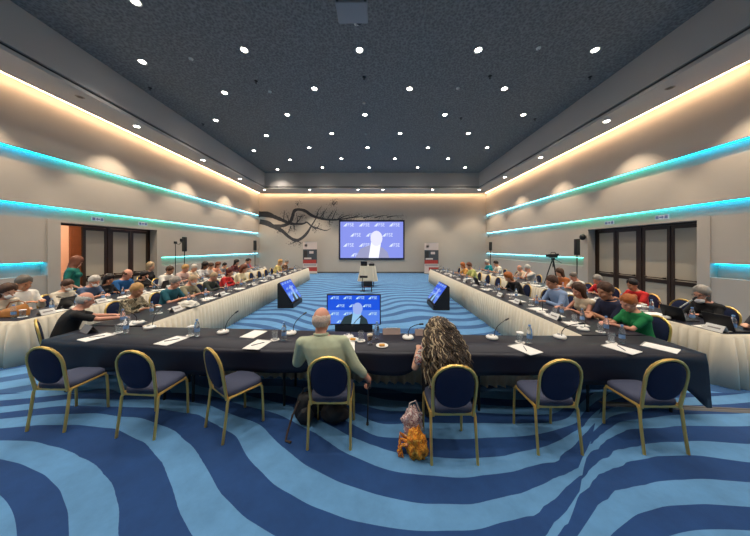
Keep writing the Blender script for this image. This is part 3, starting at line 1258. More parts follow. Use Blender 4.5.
# ------------------------------------------------------------------ chairs
def make_chair(r):
    t = 0.0135
    for s in (-1, 1):
        MB().tube([(s * .210, -.250, 0), (s * .208, -.220, .22), (s * .206, -.200, .40), (s * .204, -.18, .43)], t, 6).build('leg', M_GOLD, r)
        MB().tube([(s * .206, .180, 0), (s * .205, .175, .25), (s * .204, .165, .40), (s * .203, .14, .43)], t, 6).build('leg', M_GOLD, r)
        MB().tube([(s * .205, -.185, .43), (s * .204, 0, .432), (s * .203, .145, .43)], t, 6).build('side_rail', M_GOLD, r)
    hp = []
    N = 22
    for i in range(N + 1):
        u = i / N
        if u < 0.27:
            f = u / 0.27
            hp.append((-.185 - .013 * math.sin(f * PI / 2), f * .33))
        elif u > 0.73:
            f = (1 - u) / 0.27
            hp.append((.185 + .013 * math.sin(f * PI / 2), f * .33))
        else:
            a = PI - PI * (u - 0.27) / 0.46
            hp.append((.198 * math.cos(a), .33 + .175 * math.sin(a)))
    tilt = 0.16

    def bk(x, h, off=0.0):
        return (x, -.195 - tilt * h + off - 0.012 * math.cos(x / .2 * 1.2), .415 + h)
    MB().tube([bk(x, h) for x, h in hp], 0.0155, 6).build('back_hoop', M_GOLD, r)
    # oval back pad
    pd = MB()
    rings, n = [], 28
    for d, k in ((-0.018, .80), (-0.026, .60), (-0.028, 0.3)):
        pass
    vs = []
    prof = [(0.0, 0.030), (0.55, 0.028), (0.85, 0.022), (0.97, 0.010), (1.0, 0.0), (0.97, -0.010), (0.85, -0.018), (0.55, -0.022), (0.0, -0.023)]
    for k, d in prof:
        for j in range(n):
            a = 2 * PI * j / n
            c, s = math.cos(a), math.sin(a)
            x = .182 * k * (abs(c) ** 0.85) * (1 if c > 0 else -1)
            h = .285 + (.205 if s > 0 else .20) * k * (abs(s) ** 0.85) * (1 if s > 0 else -1)
            vs.append(V(bk(x, h, d)))
    fs = []
    for i in range(len(prof) - 1):
        for j in range(n):
            j2 = (j + 1) % n
            fs.append((i * n + j, i * n + j2, (i + 1) * n + j2, (i + 1) * n + j))
    pd.add(vs, fs)
    pd.build('backrest', M_NAVYPAD, r, sharp=0)
    st = MB()
    rings = []
    for z, k in ((.428, .93), (.432, 1.0), (.455, 1.02), (.478, 1.0), (.492, .93), (.499, .75), (.501, .4)):
        pts = []
        for j in range(32):
            a = 2 * PI * j / 32
            c, s = math.cos(a), math.sin(a)
            pts.append(V((.205 * k * math.copysign(abs(c) ** 0.4, c), -.005 + .195 * k * math.copysign(abs(s) ** 0.4, s), z)))
        rings.append(pts)
    vs = [p_ for q in rings for p_ in q]
    fs = [tuple(range(32))[::-1], tuple(range(6 * 32, 7 * 32))]
    for i in range(6):
        for j in range(32):
            j2 = (j + 1) % 32
            fs.append((i * 32 + j, i * 32 + j2, (i + 1) * 32 + j2, (i + 1) * 32 + j))
    st.add(vs, fs)
    st.build('seat', M_SEATPAD, r, sharp=50)
    MB().box((0, .160, .425), (.40, .02, .02)).build('cross_rail', M_GOLD, r)
    MB().box((0, -.19, .425), (.38, .02, .02)).build('cross_rail', M_GOLD, r)


chair = Proto(make_chair, 'banquet_chair', 'chair')
CG = 'gold-framed navy banquet chairs'
for lab, x, y, a in (('empty gold-framed navy chair nearest the left end of the front table', -3.535, 2.93, -2),
                     ('empty gold-framed navy chair, second from the left end of the front table', -2.47, 2.83, -4),
                     ('empty gold-framed navy chair turned sideways, left of the man with the cane', -1.56, 2.83, -36),
                     ('gold-framed navy chair under the man in the pale green shirt', -0.46, 2.69, 0),
                     ('gold-framed navy chair under the woman with long curly hair', 0.715, 2.52, 0),
                     ('empty gold-framed navy chair just right of the curly-haired woman', 1.755, 2.63, 0),
                     ('empty gold-framed navy chair nearest the right end of the front table', 2.77, 2.635, 0)):
    chair(lab, (x, y, 0), R(a), CG)


# ------------------------------------------------------------------ people
def remeshed(mb, vox, it=3):
    me = mb.mesh('tmp', smooth=False)
    ob = bpy.data.objects.new('tmp', me)
    COL.objects.link(ob)
    m = ob.modifiers.new('r', 'REMESH')
    m.mode = 'VOXEL'
    m.voxel_size = vox
    m.use_smooth_shade = True
    k = ob.modifiers.new('s', 'SMOOTH')
    k.iterations = it
    k.factor = 0.5
    out = bpy.data.meshes.new_from_object(ob.evaluated_get(bpy.context.evaluated_depsgraph_get()))
    bpy.data.objects.remove(ob)
    bpy.data.meshes.remove(me)
    out.polygons.foreach_set('use_smooth', [True] * len(out.polygons))
    return out


SKINS = {'fair': s2l(214, 164, 136), 'pink': s2l(216, 154, 128), 'tan': s2l(188, 132, 100), 'brown': s2l(120, 80, 58)}
HAIRC = {'white': s2l(192, 186, 176), 'grey': s2l(150, 142, 132), 'brown': s2l(74, 48, 32), 'dark': s2l(30, 22, 20), 'blond': s2l(190, 146, 88), 'ginger': s2l(176, 98, 44),
         'auburn': s2l(112, 60, 36), 'red': s2l(92, 30, 26), 'pepper': s2l(104, 96, 88), 'sand': s2l(176, 150, 116), 'wisp': s2l(212, 184, 164)}


def skin(n):
    return mat('skin_' + n, SKINS[n], 0.55, var=0.06, scale=14)


def hairm(n):
    return mat('hair_' + n, HAIRC[n], 0.6, var=0.45, scale=70, bump=0.5)


_cloth = {}


def clothm(spec):
    """(r,g,b) plain, or ('camo'|'floral'|'check', rgb, rgb[, rgb])"""
    key = 'fabric_' + '_'.join(str(q) for q in spec)
    if key in _m:
        return _m[key]
    if not isinstance(spec[0], str):
        return mat(key, s2l(*spec), 0.85, var=0.1, scale=25, bump=0.15)
    m, nt, b = nmat(key)
    tc = nt.nodes.new('ShaderNodeTexCoord')
    nz = nt.nodes.new('ShaderNodeTexNoise')
    nz.inputs['Scale'].default_value = {'camo': 13, 'floral': 19, 'check': 26}[spec[0]]
    nz.inputs['Detail'].default_value = 2.0
    nz.inputs['Distortion'].default_value = 1.2
    nt.links.new(tc.outputs['Object'], nz.inputs['Vector'])
    cr = nt.nodes.new('ShaderNodeValToRGB')
    cr.color_ramp.interpolation = 'CONSTANT'
    cols = spec[1:]
    e = cr.color_ramp.elements
    e[0].color = (*s2l(*cols[0]), 1)
    e[0].position = 0
    pos = [0.42, 0.50, 0.57, 0.64]
    e[1].position = pos[0]
    e[1].color = (*s2l(*cols[1]), 1)
    for i, c in enumerate(cols[2:]):
        k = e.new(pos[i + 1])
        k.color = (*s2l(*c), 1)
    nt.links.new(nz.outputs['Fac'], cr.inputs[0])
    nt.links.new(cr.outputs[0], b.inputs['Base Color'])
    b.inputs['Roughness'].default_value = 0.85
    _m[key] = m
    return m


def ik(S, T, l1, l2, hint):
    d = T - S
    L = d.length
    if L > (l1 + l2) * 0.985:
        T = S + d * ((l1 + l2) * 0.985 / L)
        d = T - S
        L = d.length
    d.normalize()
    a = (l1 * l1 - l2 * l2 + L * L) / (2 * L)
    h = math.sqrt(max(l1 * l1 - a * a, 0))
    hv = (hint - d * hint.dot(d)).normalized()
    return S + d * a + hv * h, T


def hand(mb, Wp, d, n, inward, k=1.0, curl=(22, 40)):
    d = d.normalized()
    n = (n - d * n.dot(d)).normalized()
    s = d.cross(n)
    if s.dot(inward) < 0:
        s = -s
    rot = Matrix((s, d, n)).transposed()
    mb.ell(Wp + d * .048 * k, (.041 * k, .055 * k, .017 * k), rot, 12, 8)
    for i, L in enumerate((.068, .078, .072, .056)):
        off = (.031 - .021 * i) * k
        b = Wp + d * (.085 - (.006 if i in (0, 3) else 0)) * k + s * off
        d1 = (d * math.cos(R(curl[0])) + n * math.sin(R(curl[0])) + s * (.06 - .04 * i)).normalized()
        d2 = (d * math.cos(R(curl[0] + curl[1])) + n * math.sin(R(curl[0] + curl[1]))).normalized()
        m_ = b + d1 * L * .55 * k
        mb.cap(b - d * .015 * k, m_, .0092 * k, .0085 * k, 8)
        mb.cap(m_, m_ + d2 * L * .5 * k, .0085 * k, .007 * k, 8)
    tb = Wp + d * .022 * k + s * .028 * k
    t1 = tb + (d * .6 + s * .75 + n * .25).normalized() * .042 * k
    t2 = t1 + (d * .9 + s * .25 + n * .35).normalized() * .032 * k
    mb.cap(tb, t1, .013 * k, .0105 * k, 8)
    mb.cap(t1, t2, .0105 * k, .008 * k, 8)


def hair_mesh(style, Hc, Rm, s, seed):
    """closed shell over the skull; Rm: head rotation"""
    rnd = random.Random(seed)
    mb = MB()
    nu, nv = 36, 26
    vs = []
    off = V((rnd.uniform(-9, 9), rnd.uniform(-9, 9), rnd.uniform(-9, 9)))
    for i in range(nv + 1):
        a = -PI / 2 + PI * i / nv
        for j in range(nu):
            b = 2 * PI * j / nu
            d = V((math.cos(a) * math.sin(b), math.cos(a) * math.cos(b), math.sin(a)))  # y forward
            base = V((d.x * .084, d.y * .100 - .006, d.z * .112 + .02))
            nz = noise.noise(d * 3.2 + off) * 0.5 + noise.noise(d * 8 + off) * 0.3
            az = abs(b if b < PI else 2 * PI - b)       # 0 = face
            line = -0.62 + 1.17 * max(0.0, 1 - az / 1.75) ** 0.7 + .16 * noise.noise(d * 4.5 + off * 1.3)
            edge = (d.z - line) * 6
            if style == 'bald':
                edge = min(edge, (.30 + .3 * nz - d.z) * 6, (az - 1.0) * 4)
                th = .010
            elif style == 'thin':
                edge -= .5
                th = .007 + .006 * nz
            else:
                th = {'short': .016, 'crop': .010, 'bob': .026, 'long': .026, 'bun': .015, 'curly': .055, 'wavy': .03}[style] + (.02 if style in ('wavy', 'curly') else .013) * nz
            if edge > 0:
                r_ = 1 + th / .095 * min(1.0, edge * .28 + .12)
            else:
                r_ = 1 - .16 * min(1.0, -edge)
            p_ = base * r_
            if style in ('long', 'bob', 'curly', 'wavy') and az > 1.05 and d.z < .15:
                drop = {'bob': .07, 'wavy': .12, 'long': .20, 'curly': .34}[style]
                f = min(1.0, (.15 - d.z) / 1.1)
                k_ = min(1, (az - 1.05) / .5)
                wdt = {'bob': .10, 'wavy': .115, 'long': .105, 'curly': .19}[style]
                th2 = wdt * (1 - .25 * f) * (1 + .22 * noise.noise(V((b * 3, f * 3, seed))))
                p2 = V((math.sin(b) * th2 * (1.05 if d.z > -.98 else 0.2), math.cos(b) * th2 * .8 * (1 if d.z > -.98 else 0.2) - .015, .02 + d.z * .085 - drop * f))
                p_ = p_.lerp(p2, k_ * min(1.0, f * 2.2))
            vs.append(Hc + Rm @ (p_ * s))
    fs = []
    for i in range(nv):
        for j in range(nu):
            j2 = (j + 1) % nu
            fs.append((i * nu + j, i * nu + j2, (i + 1) * nu + j2, (i + 1) * nu + j))
    fs.append(tuple(range(nu))[::-1])
    fs.append(tuple(nv * nu + j for j in range(nu)))
    mb.add(vs, fs)
    if style == 'bun':
        mb.ell(Hc + Rm @ (V((0, -.115, .055)) * s), (.042 * s, .038 * s, .042 * s))
    return mb


def person(label, x, y, face, top=1.34, shirt=(200, 200, 200), sleeve='short', hair=('short', 'brown'), sk='fair', lean=16, side=0.0, hy=0, hp=22,
           hands=((-.15, .44, .815), (.13, .46, .815)), fem=False, mask=0, glasses=False, vox=.013, standing=False, trousers=(40, 42, 54), collar=False, seat=True,
           palms=(None, None), curls=((22, 40), (22, 40)), chair_label=None, elbows=(1, 1), wide=1.0):
    zp = .60 if not standing else .95
    base_top = zp + .79 * (math.cos(R(lean * .75)))
    s = max(.92, min(1.10, (top - zp) / (base_top - zp)))
    P = V((0, 0, zp))
    sd = R(side)

    def sp(h):
        """spine point h metres above the pelvis"""
        a = R(lean) * (0.55 + 0.9 * h)
        return P + V((math.sin(sd) * h * s, math.sin(a) * h * s, math.cos(a) * h * s * math.cos(sd)))

    wd = (.90 if fem else 1.0) * wide

    def torso(g):
        rg = []
        lst = [(-.115, .10, .07), (-.10, .155, .105), (-.03, .185 * (1.05 if fem else 1), .130), (.07, .168 * wd, .128), (.17, .165 * wd, .122), (.27, .182 * wd, .124), (.35, .198 * wd, .114), (.41, .172 * wd, .092), (.445, .112, .074), (.475, .066, .062)]
        for h, a, b in lst:
            a += g
            b += g
            rg.append((sp(h), V((a * s, 0, 0)), V((0, b * s, b * s * -math.tan(R(lean) * .5)))))
        return rg
    nb = sp(.46)
    ha = R(hp)
    Rm = Matrix.Rotation(R(-hy), 3, 'Z') @ Matrix.Rotation(-ha, 3, 'X')
    Hc = sp(.51) + Rm @ V((0, .030, .100)) * s
    hs = 1.07 * s * (1 + (wide - 1) * .5)
    body = MB()
    body.loft(torso(0), 18)
    if fem:
        for q in (-1, 1):
            body.ell(sp(.26) + V((q * .075, .10, 0)) * s, (.062 * s, .055 * s, .062 * s))
    body.cap(sp(.43), sp(.52) + V((0, .012, 0)), .060 * s, .056 * s)
    hm = lambda p_: Hc + Rm @ (V(p_) * hs)
    body.ell(hm((0, -.006, .02)), (.081 * hs, .098 * hs, .108 * hs), Rm, 20, 14)
    body.ell(hm((0, .026, -.045)), (.061 * hs, .066 * hs, .085 * hs), Rm, 16, 10)
    body.ell(hm((0, .055, -.095)), (.034 * hs, .030 * hs, .026 * hs), Rm)
    body.cap(hm((0, .088, .015)), hm((0, .110, -.028)), .010 * hs, .0155 * hs, 8)
    body.cap(hm((-.04, .080, .030)), hm((.04, .080, .030)), .013 * hs, .013 * hs, 8)
    for q in (-1, 1):
        body.ell(hm((q * .084, -.008, -.01)), (.012 * hs, .020 * hs, .032 * hs), Rm)
        body.ell(hm((q * .042, .068, -.035)), (.022 * hs, .02 * hs, .024 * hs), Rm)
    body.cap(hm((-.020, .088, -.062)), hm((.020, .088, -.062)), .010 * hs, .010 * hs, 8)
    sh = MB()
    sh.loft(torso(.016)[:-1] + [(nb - (nb - sp(.44)) * .4, V((.088 * s, 0, 0)), V((0, .078 * s, -.02 * s)))], 18)
    if fem:
        for q in (-1, 1):
            sh.ell(sp(.26) + V((q * .075, .10, 0)) * s, (.076 * s, .068 * s, .076 * s))
    wr = []
    for q, tgt, pn, cu, eb in ((-1, hands[0], palms[0], curls[0], elbows[0]), (1, hands[1], palms[1], curls[1], elbows[1])):
        S = sp(.375) + V((q * .192 * wd * s, 0, 0))
        l1, l2 = .29 * s, .255 * s
        E, T = ik(S, V(tgt), l1, l2, V((q * .55 * eb, -.35, -1)))
        body.cap(S, E, .047 * s * wd, .040 * s * wd)
        body.cap(E, T, .041 * s * wd, .027 * s * wd)
        d = (T - E).normalized()
        if pn is None:
            dd = (d + V((0, .25, 0))).normalized()
            dd.z *= .35
            dd.normalize()
            hand(body, T, dd, V((0, 0, -1)), V((-q, 0.1, 0)), s * (.92 if fem else 1), cu)
        else:
            hand(body, T, V(pn[0]), V(pn[1]), V(pn[2]), s, cu)
        wr.append(T)
        sh.cap(sp(.39) + V((q * .10 * s, 0, 0)), S, .066 * s, .071 * s)
        if sleeve == 'long':
            sh.cap(S, E, .062 * s * wd, .054 * s * wd)
            sh.cap(E, E.lerp(T, .93), .054 * s * wd, .039 * s * wd)
        elif sleeve == 'none':
            pass
        elif sleeve == 'rolled':
            sh.cap(S, E, .064 * s * wd, .056 * s * wd)
            sh.cap(E, E.lerp(T, .55), .056 * s * wd, .047 * s * wd)
        else:
            sh.cap(S, S.lerp(E, .68), .063 * s * wd, .061 * s * wd)
    tr = MB()
    shoes = []
    for q in (-1, 1):
        h0 = P + V((q * .088, .01, -.015))
        if standing:
            K = V((q * .10, .02, .50))
            A = V((q * .11, -.01, .09))
        else:
            K = V((q * .12, .42, .545))
            A = V((q * .13, .36 if q < 0 else .40, .10))
        body.cap(h0, K, .080 * s, .056)
        body.cap(K, A, .054, .036)
        body.cap(A, A + V((0, .12, -.055)), .035, .028)
        tr.cap(h0, K, .094 * s, .068)
        tr.cap(K, A + V((0, 0, .02)), .068, .055)
        shoes.append(A)
    tr.loft([(P + V((0, 0, -.125 if not standing else -.11)), V((.12, 0, 0)), V((0, .09, 0))), (P + V((0, 0, -.09)), V((.172, 0, 0)), V((0, .122, 0))), (P + V((0, 0, .0)), V((.188, 0, 0)), V((0, .138, 0))), (P + V((0, 0, .04)), V((.17, 0, 0)), V((0, .125, 0)))], 18)
    o = link('person', remeshed(body, vox, 3))
    o.data.materials.append(skin(sk))
    o.location = (x, y, 0)
    o.rotation_euler = (0, 0, R(face))
    tag(o, label, 'person', None)
    c = link('shirt', remeshed(sh, max(vox, .011), 4), o)
    c.data.materials.append(clothm(shirt))
    t = link('trousers', remeshed(tr, max(vox, .013), 3), o)
    t.data.materials.append(clothm(trousers))
    for A in shoes:
        MB().ell(A + V((0, .075, -.055)), (.045, .135, .042)).ell(A + V((0, -.01, -.03)), (.042, .05, .06)).build('shoe', mat('shoe_dark', (0.02, 0.018, 0.016), 0.4), o)
    if hair[0] != 'none':
        hair_mesh(hair[0], Hc, Rm, hs, sum(map(ord, label)) % 97).build('hair', hairm(hair[1]), o, sharp=0)
    if collar:
        cm = MB()
        cm.tube([nb + V((math.cos(a) * .072 * s, math.sin(a) * .066 * s, .006 + .012 * math.sin(a + PI))) for a in [2 * PI * i / 16 for i in range(16)]], .016 * s, 8, closed=True)
        cm.build('collar', clothm(shirt), o)
    if mask:
        mk = MB()
        m0 = -.058 if mask == 1 else -.10
        mk.ell(hm((0, .068, m0)), (.064 * hs, .056 * hs, .047 * hs), Rm, 16, 10)
        for q in (-1, 1):
            mk.tube([hm((q * .055, .06, m0 + .02)), hm((q * .080, .02, -.02)), hm((q * .083, -.02, -.005))], .003, 5)
        mk.build('face_mask', mat('mask_white', s2l(228, 228, 226), 0.8), o)
    if vox < .012 or glasses:
        for q in (-1, 1):
            MB().ell(hm((q * .032, .082, .010)), (.012 * hs, .007 * hs, .006 * hs), Rm, 10, 6).build('eye', mat('eye_dark', (0.03, 0.02, 0.015), 0.2), o)
        if not mask:
            MB().ell(hm((0, .097, -.062)), (.024 * hs, .006 * hs, .006 * hs), Rm, 10, 6).build('mouth', mat('lip', s2l(168, 96, 86), 0.5), o)
    if glasses:
        gl = MB()
        for q in (-1, 1):
            gl.tube([hm((q * .033 + .024 * math.cos(a), .108, .008 + .018 * math.sin(a))) for a in [2 * PI * i / 14 for i in range(14)]], .0022, 5, closed=True)
            gl.tube([hm((q * .057, .106, .012)), hm((q * .083, -.005, .008))], .0022, 5)
        gl.tube([hm((-.009, .110, .012)), hm((.009, .110, .012))], .0022, 5)
        gl.build('glasses', M_BLACK, o)
    if seat and not standing:
        a = R(face)
        cx, cy = x - math.sin(a) * .03, y + math.cos(a) * .03
        chair(chair_label or ('gold-framed navy chair under the ' + label)[:200], (cx, cy, 0), a, CG)
    return o


def seated(row, Y, label, short, off=0.0, turn=0.0, **k):
    """person on the sitters' side of a row, facing the aisle; off: extra metres back from the table"""
    X = row.at(Y, 0) + row.s * (0.29 + off)
    face = (-90 if row.s < 0 else 90) + turn
    k.setdefault('vox', .011 if Y < 6.5 else (.014 if Y < 9 else .018))
    k.setdefault('chair_label', 'gold-framed navy chair occupied by the ' + short)
    SEATS.append((row, Y, short, off))
    return person(label, X, Y, face, **k)


SEATS = []
FLR = ('floral', (70, 62, 60), (222, 206, 196), (190, 96, 74), (228, 216, 206))
CAMO = ('camo', (92, 84, 66), (150, 136, 108), (58, 54, 44), (186, 172, 142))

# the two at the front table, seen from behind
person('man in a pale green shirt, nearly bald, seen from behind with a cane in hand', -0.49, 2.66, 5, top=1.36, shirt=(182, 188, 158), sleeve='rolled', hair=('bald', 'wisp'), sk='pink',
       lean=8, side=-13, hy=14, hp=8, vox=.0085, wide=1.16, trousers=(30, 34, 46), collar=True, hands=((-.26, .36, .80), (.43, .07, .50)),
       palms=(None, ((.1, .25, -1), (-1, .2, 0), (0, 1, 0))), curls=((22, 40), (45, 65)), elbows=(1, .6), seat=False)
person('woman with long curly grey-brown hair in a floral blouse, seen from behind', 0.73, 2.56, 0, top=1.16, wide=1.12, shirt=FLR, sleeve='short', hair=('none', 'pepper'), sk='fair', fem=True,
       lean=30, hy=0, hp=46, vox=.0095, trousers=(26, 26, 32), hands=((-.24, .34, .80), (.12, .42, .80)), seat=False)


def curly_hair():
    o = [q for q in COL.objects if q.name.startswith('person') and 'curly' in q.get('label', '')][0]
    rnd = random.Random(11)
    mb = MB()
    cx, cy = 0.0, 0.30
    for i in range(820):
        az = rnd.uniform(0, 2 * PI)
        if abs(az - PI / 2) < 0.75 and rnd.random() < 0.92:
            continue
        el = math.acos(rnd.uniform(-0.35, 1.0))
        st = V((math.sin(el) * math.cos(az), math.sin(el) * math.sin(az), math.cos(el)))
        p0 = V((cx, cy, 1.055)) + V((st.x * .115, st.y * .118, st.z * .118))
        out = V((st.x, st.y, 0))
        out = out.normalized() if out.length > .02 else V((0, -1, 0))
        back = max(0, -out.y)
        zend = rnd.uniform(.60, .90) if back > .2 or abs(out.x) > .6 else rnd.uniform(.90, 1.0)
        rad = rnd.uniform(.15, .25)
        p1 = V((cx + out.x * rad * .95, cy - .05 + out.y * rad * .75, min(p0.z + .02, 1.06)))
        p2 = V((cx + out.x * rad * .98 + rnd.gauss(0, .015), -.03 + .10 * max(0, zend - .8) / .2 + out.y * .16 * rnd.uniform(.8, 1.15), zend))
        pts, rs = [], []
        ph, rr = rnd.uniform(0, 6), rnd.uniform(.010, .022)
        n = 20
        for k in range(n):
            t = k / (n - 1)
            q = p0 * (1 - t) ** 2 + p1 * 2 * t * (1 - t) + p2 * t * t
            q = q + V((math.cos(ph + t * 27), math.sin(ph + t * 27), 0.6 * math.sin(ph + t * 13))) * rr
            pts.append(q)
            rs.append(.0085 * (1 - .45 * t))
        mb.tube(pts, rs, 5, m=0 if rnd.random() < .58 else (1 if rnd.random() < .68 else 2))
    mb.ell((cx, cy - .01, 1.055), (.112, .116, .114), m=0)
    mb.loft([((cx, cy - .045, 1.05), V((.12, 0, 0)), V((0, .08, 0))), ((cx, cy - .13, .97), V((.18, 0, 0)), V((0, .12, 0))), ((cx, .02, .80), V((.18, 0, 0)), V((0, .15, 0))), ((cx, -.01, .68), V((.12, 0, 0)), V((0, .14, 0)))])
    mb.build('hair', [mat('curl_dark', s2l(60, 48, 38), .55), mat('curl_mid', s2l(112, 92, 70), .55), mat('curl_light', s2l(186, 166, 134), .55)], o, sharp=0)


curly_hair()

S_ = seated
# inner row, left
S_(IL, 3.86, 'grey-haired balding man in a black T-shirt reaching across the left corner table', 'man in the black T-shirt', shirt=(26, 26, 28), hair=('bald', 'white'), sk='pink', top=1.31, lean=20, hp=18, hy=-8,
   turn=52, vox=.0095, hands=((.02, .58, .815), (.28, .60, .815)))
S_(IL, 4.90, 'short-haired woman in a camouflage-pattern shirt at the inner left table', 'woman in the camouflage shirt', shirt=CAMO, hair=('short', 'blond'), sk='tan', top=1.32, fem=True, hy=-6, hp=14, vox=.0095, sleeve='rolled')
S_(IL, 5.87, 'grey-haired man in a teal T-shirt with forearms on the inner left table', 'man in the teal T-shirt', shirt=(34, 92, 104), hair=('short', 'grey'), sk='pink', top=1.35, hp=20, vox=.0095)
S_(IL, 6.46, 'man in a beige shirt and white mask at the inner left table', 'man in the beige shirt', shirt=(150, 142, 116), hair=('thin', 'sand'), sk='pink', top=1.34, mask=1, hp=28)
S_(IL, 7.36, 'sandy-haired man in a dark green-grey jacket at the inner left table', 'man in the dark green jacket', shirt=(62, 66, 58), hair=('thin', 'sand'), sk='pink', top=1.33, sleeve='long', hp=30)
S_(IL, 8.23, 'woman with dark red hair in a bright red top', 'woman in the red top', shirt=(206, 44, 44), hair=('bob', 'red'), fem=True, top=1.36, sleeve='long', hp=20)
S_(IL, 9.16, 'woman with long auburn hair in a cream blouse at the inner left table', 'woman in the cream blouse', shirt=(224, 208, 168), hair=('long', 'auburn'), fem=True, top=1.42, sleeve='long')
S_(IL, 13.1, 'blond woman in a pale yellow top near the far end of the inner left table', 'blond woman in pale yellow', shirt=(216, 194, 122), hair=('bob', 'blond'), fem=True, top=1.42)
S_(IL, 14.25, 'grey-haired person in a brown jacket, last at the inner left table', 'grey-haired person in brown', shirt=(112, 84, 64), hair=('short', 'grey'), top=1.38, sleeve='long')
# outer row, left
S_(OL, 4.66, 'brown-haired woman in a white mask beside the tan handbag', 'masked woman beside the tan handbag', shirt=(206, 192, 170), hair=('bob', 'brown'), fem=True, mask=1, top=1.35, sleeve='long', hands=((-.2, .30, .80), (.2, .34, .80)))
S_(OL, 5.20, 'grey-haired man in a white shirt sitting back against the left wall', 'man in the white shirt by the wall strip', off=.35, shirt=(226, 222, 214), hair=('short', 'pepper'), sk='tan', top=1.45, lean=6, sleeve='long', hp=20, hands=((-.12, .34, .86), (.12, .34, .86)), collar=True)
S_(OL, 5.62, 'brown-haired woman in a light striped shirt and white mask, outer left row', 'woman in the light shirt and mask', shirt=(208, 198, 180), hair=('short', 'brown'), fem=True, mask=1, top=1.30, sleeve='rolled')
S_(OL, 6.17, 'white-haired man in a blue-grey shirt and white mask, arms folded on the table', 'man in the blue-grey shirt and mask', shirt=(74, 92, 122), hair=('short', 'white'), sk='pink', mask=1, top=1.35, hp=28, hands=((-.06, .46, .815), (.10, .46, .815)))
S_(OL, 6.66, 'dark-haired woman in black, half hidden behind the bald man in blue', 'dark-haired woman in black', off=.12, shirt=(32, 32, 36), hair=('wavy', 'dark'), fem=True, sk='tan', top=1.27, sleeve='long')
S_(OL, 7.15, 'bald man in a bright blue shirt before the left doorway', 'bald man in the blue shirt', off=.12, shirt=(32, 92, 150), hair=('bald', 'brown'), sk='pink', top=1.44, hp=26)
S_(OL, 7.62, 'small dark-haired woman bent over a laptop before the left doorway', 'dark-haired woman at the laptop', shirt=(40, 36, 38), hair=('bob', 'dark'), fem=True, top=1.25, sleeve='long')
S_(OL, 8.6, 'brown-haired man in a white shirt just beyond the left doorway', 'man in the white shirt beyond the doorway', shirt=(228, 224, 214), hair=('short', 'brown'), sk='tan', top=1.41, collar=True)
S_(OL, 9.36, 'blond person in a pale pink shirt under the left light stand', 'blond person in pale pink', shirt=(206, 176, 166), hair=('short', 'blond'), sk='pink', top=1.41)
S_(OL, 9.86, 'white-haired person in a cream top left of the speaker pole', 'white-haired person in cream', shirt=(222, 208, 182), hair=('short', 'white'), top=1.38)
S_(OL, 10.52, 'black-haired woman in a white top, far along the outer left row', 'black-haired woman in white', shirt=(214, 212, 212), hair=('bob', 'dark'), sk='brown', fem=True, top=1.44)
S_(OL, 10.98, 'brown-haired man in an off-white shirt, far along the outer left row', 'brown-haired man in off-white', shirt=(214, 198, 184), hair=('short', 'brown'), top=1.37)
S_(OL, 11.5, 'auburn-haired person in a peach top, far along the outer left row', 'auburn-haired person in peach', shirt=(216, 150, 120), hair=('bob', 'auburn'), top=1.38)
S_(OL, 12.1, 'dark-haired person in grey, far along the outer left row', 'dark-haired person in grey', shirt=(120, 118, 120), hair=('short', 'dark'), top=1.30)
S_(OL, 13.2, 'dark-haired person in a maroon jacket near the far end, outer left row', 'dark-haired person in maroon', shirt=(100, 44, 46), hair=('wavy', 'dark'), top=1.41, sleeve='long')
S_(OL, 14.5, 'dark-haired person in a blue-grey shirt, second from the far end, outer left row', 'dark-haired person in blue-grey', shirt=(104, 122, 148), hair=('short', 'dark'), top=1.43)
S_(OL, 15.05, 'person in a pink top at the far end of the outer left row', 'person in the pink top', off=.15, shirt=(226, 96, 122), hair=('short', 'auburn'), top=1.38)
# inner row, right
S_(IR, 3.84, 'woman in a green T-shirt with ginger hair tied back', 'woman in the green T-shirt', shirt=(24, 122, 66), hair=('bun', 'ginger'), fem=True, sk='pink', top=1.29, hp=24, vox=.0095, hands=((-.05, .50, .815), (.07, .50, .815)))
S_(IR, 4.36, 'brown-haired man in a navy polo shirt with folded arms', 'man in the navy polo', off=.12, shirt=(30, 36, 62), hair=('short', 'brown'), sk='tan', top=1.42, vox=.0095, hp=14, hands=((.02, .42, .83), (-.02, .47, .815)), collar=True)
S_(IR, 4.82, 'woman with wavy brown hair in a beige sleeveless top', 'woman in the beige top', shirt=(196, 178, 152), sleeve='none', hair=('wavy', 'brown'), fem=True, sk='pink', top=1.33, vox=.0095, hp=18)
S_(IR, 5.55, 'dark-haired man in a light blue long-sleeved shirt facing the inner right table', 'man in the light blue shirt', shirt=(138, 160, 194), sleeve='long', hair=('short', 'brown'), sk='tan', top=1.41, vox=.0105, collar=True, hp=14)
S_(IR, 7.25, 'ginger-haired person in a black jacket bending over the inner right table', 'ginger-haired person in black', shirt=(22, 22, 26), sleeve='long', hair=('bob', 'ginger'), top=1.34, lean=26, hp=34)
S_(IR, 10.75, 'brown-haired person in a yellow-green top far along the inner right table', 'person in yellow-green', shirt=(196, 200, 120), hair=('short', 'auburn'), top=1.41)
S_(IR, 11.65, 'ginger-haired person in an orange top far along the inner right table', 'person in orange', shirt=(226, 160, 80), hair=('bob', 'ginger'), top=1.34)
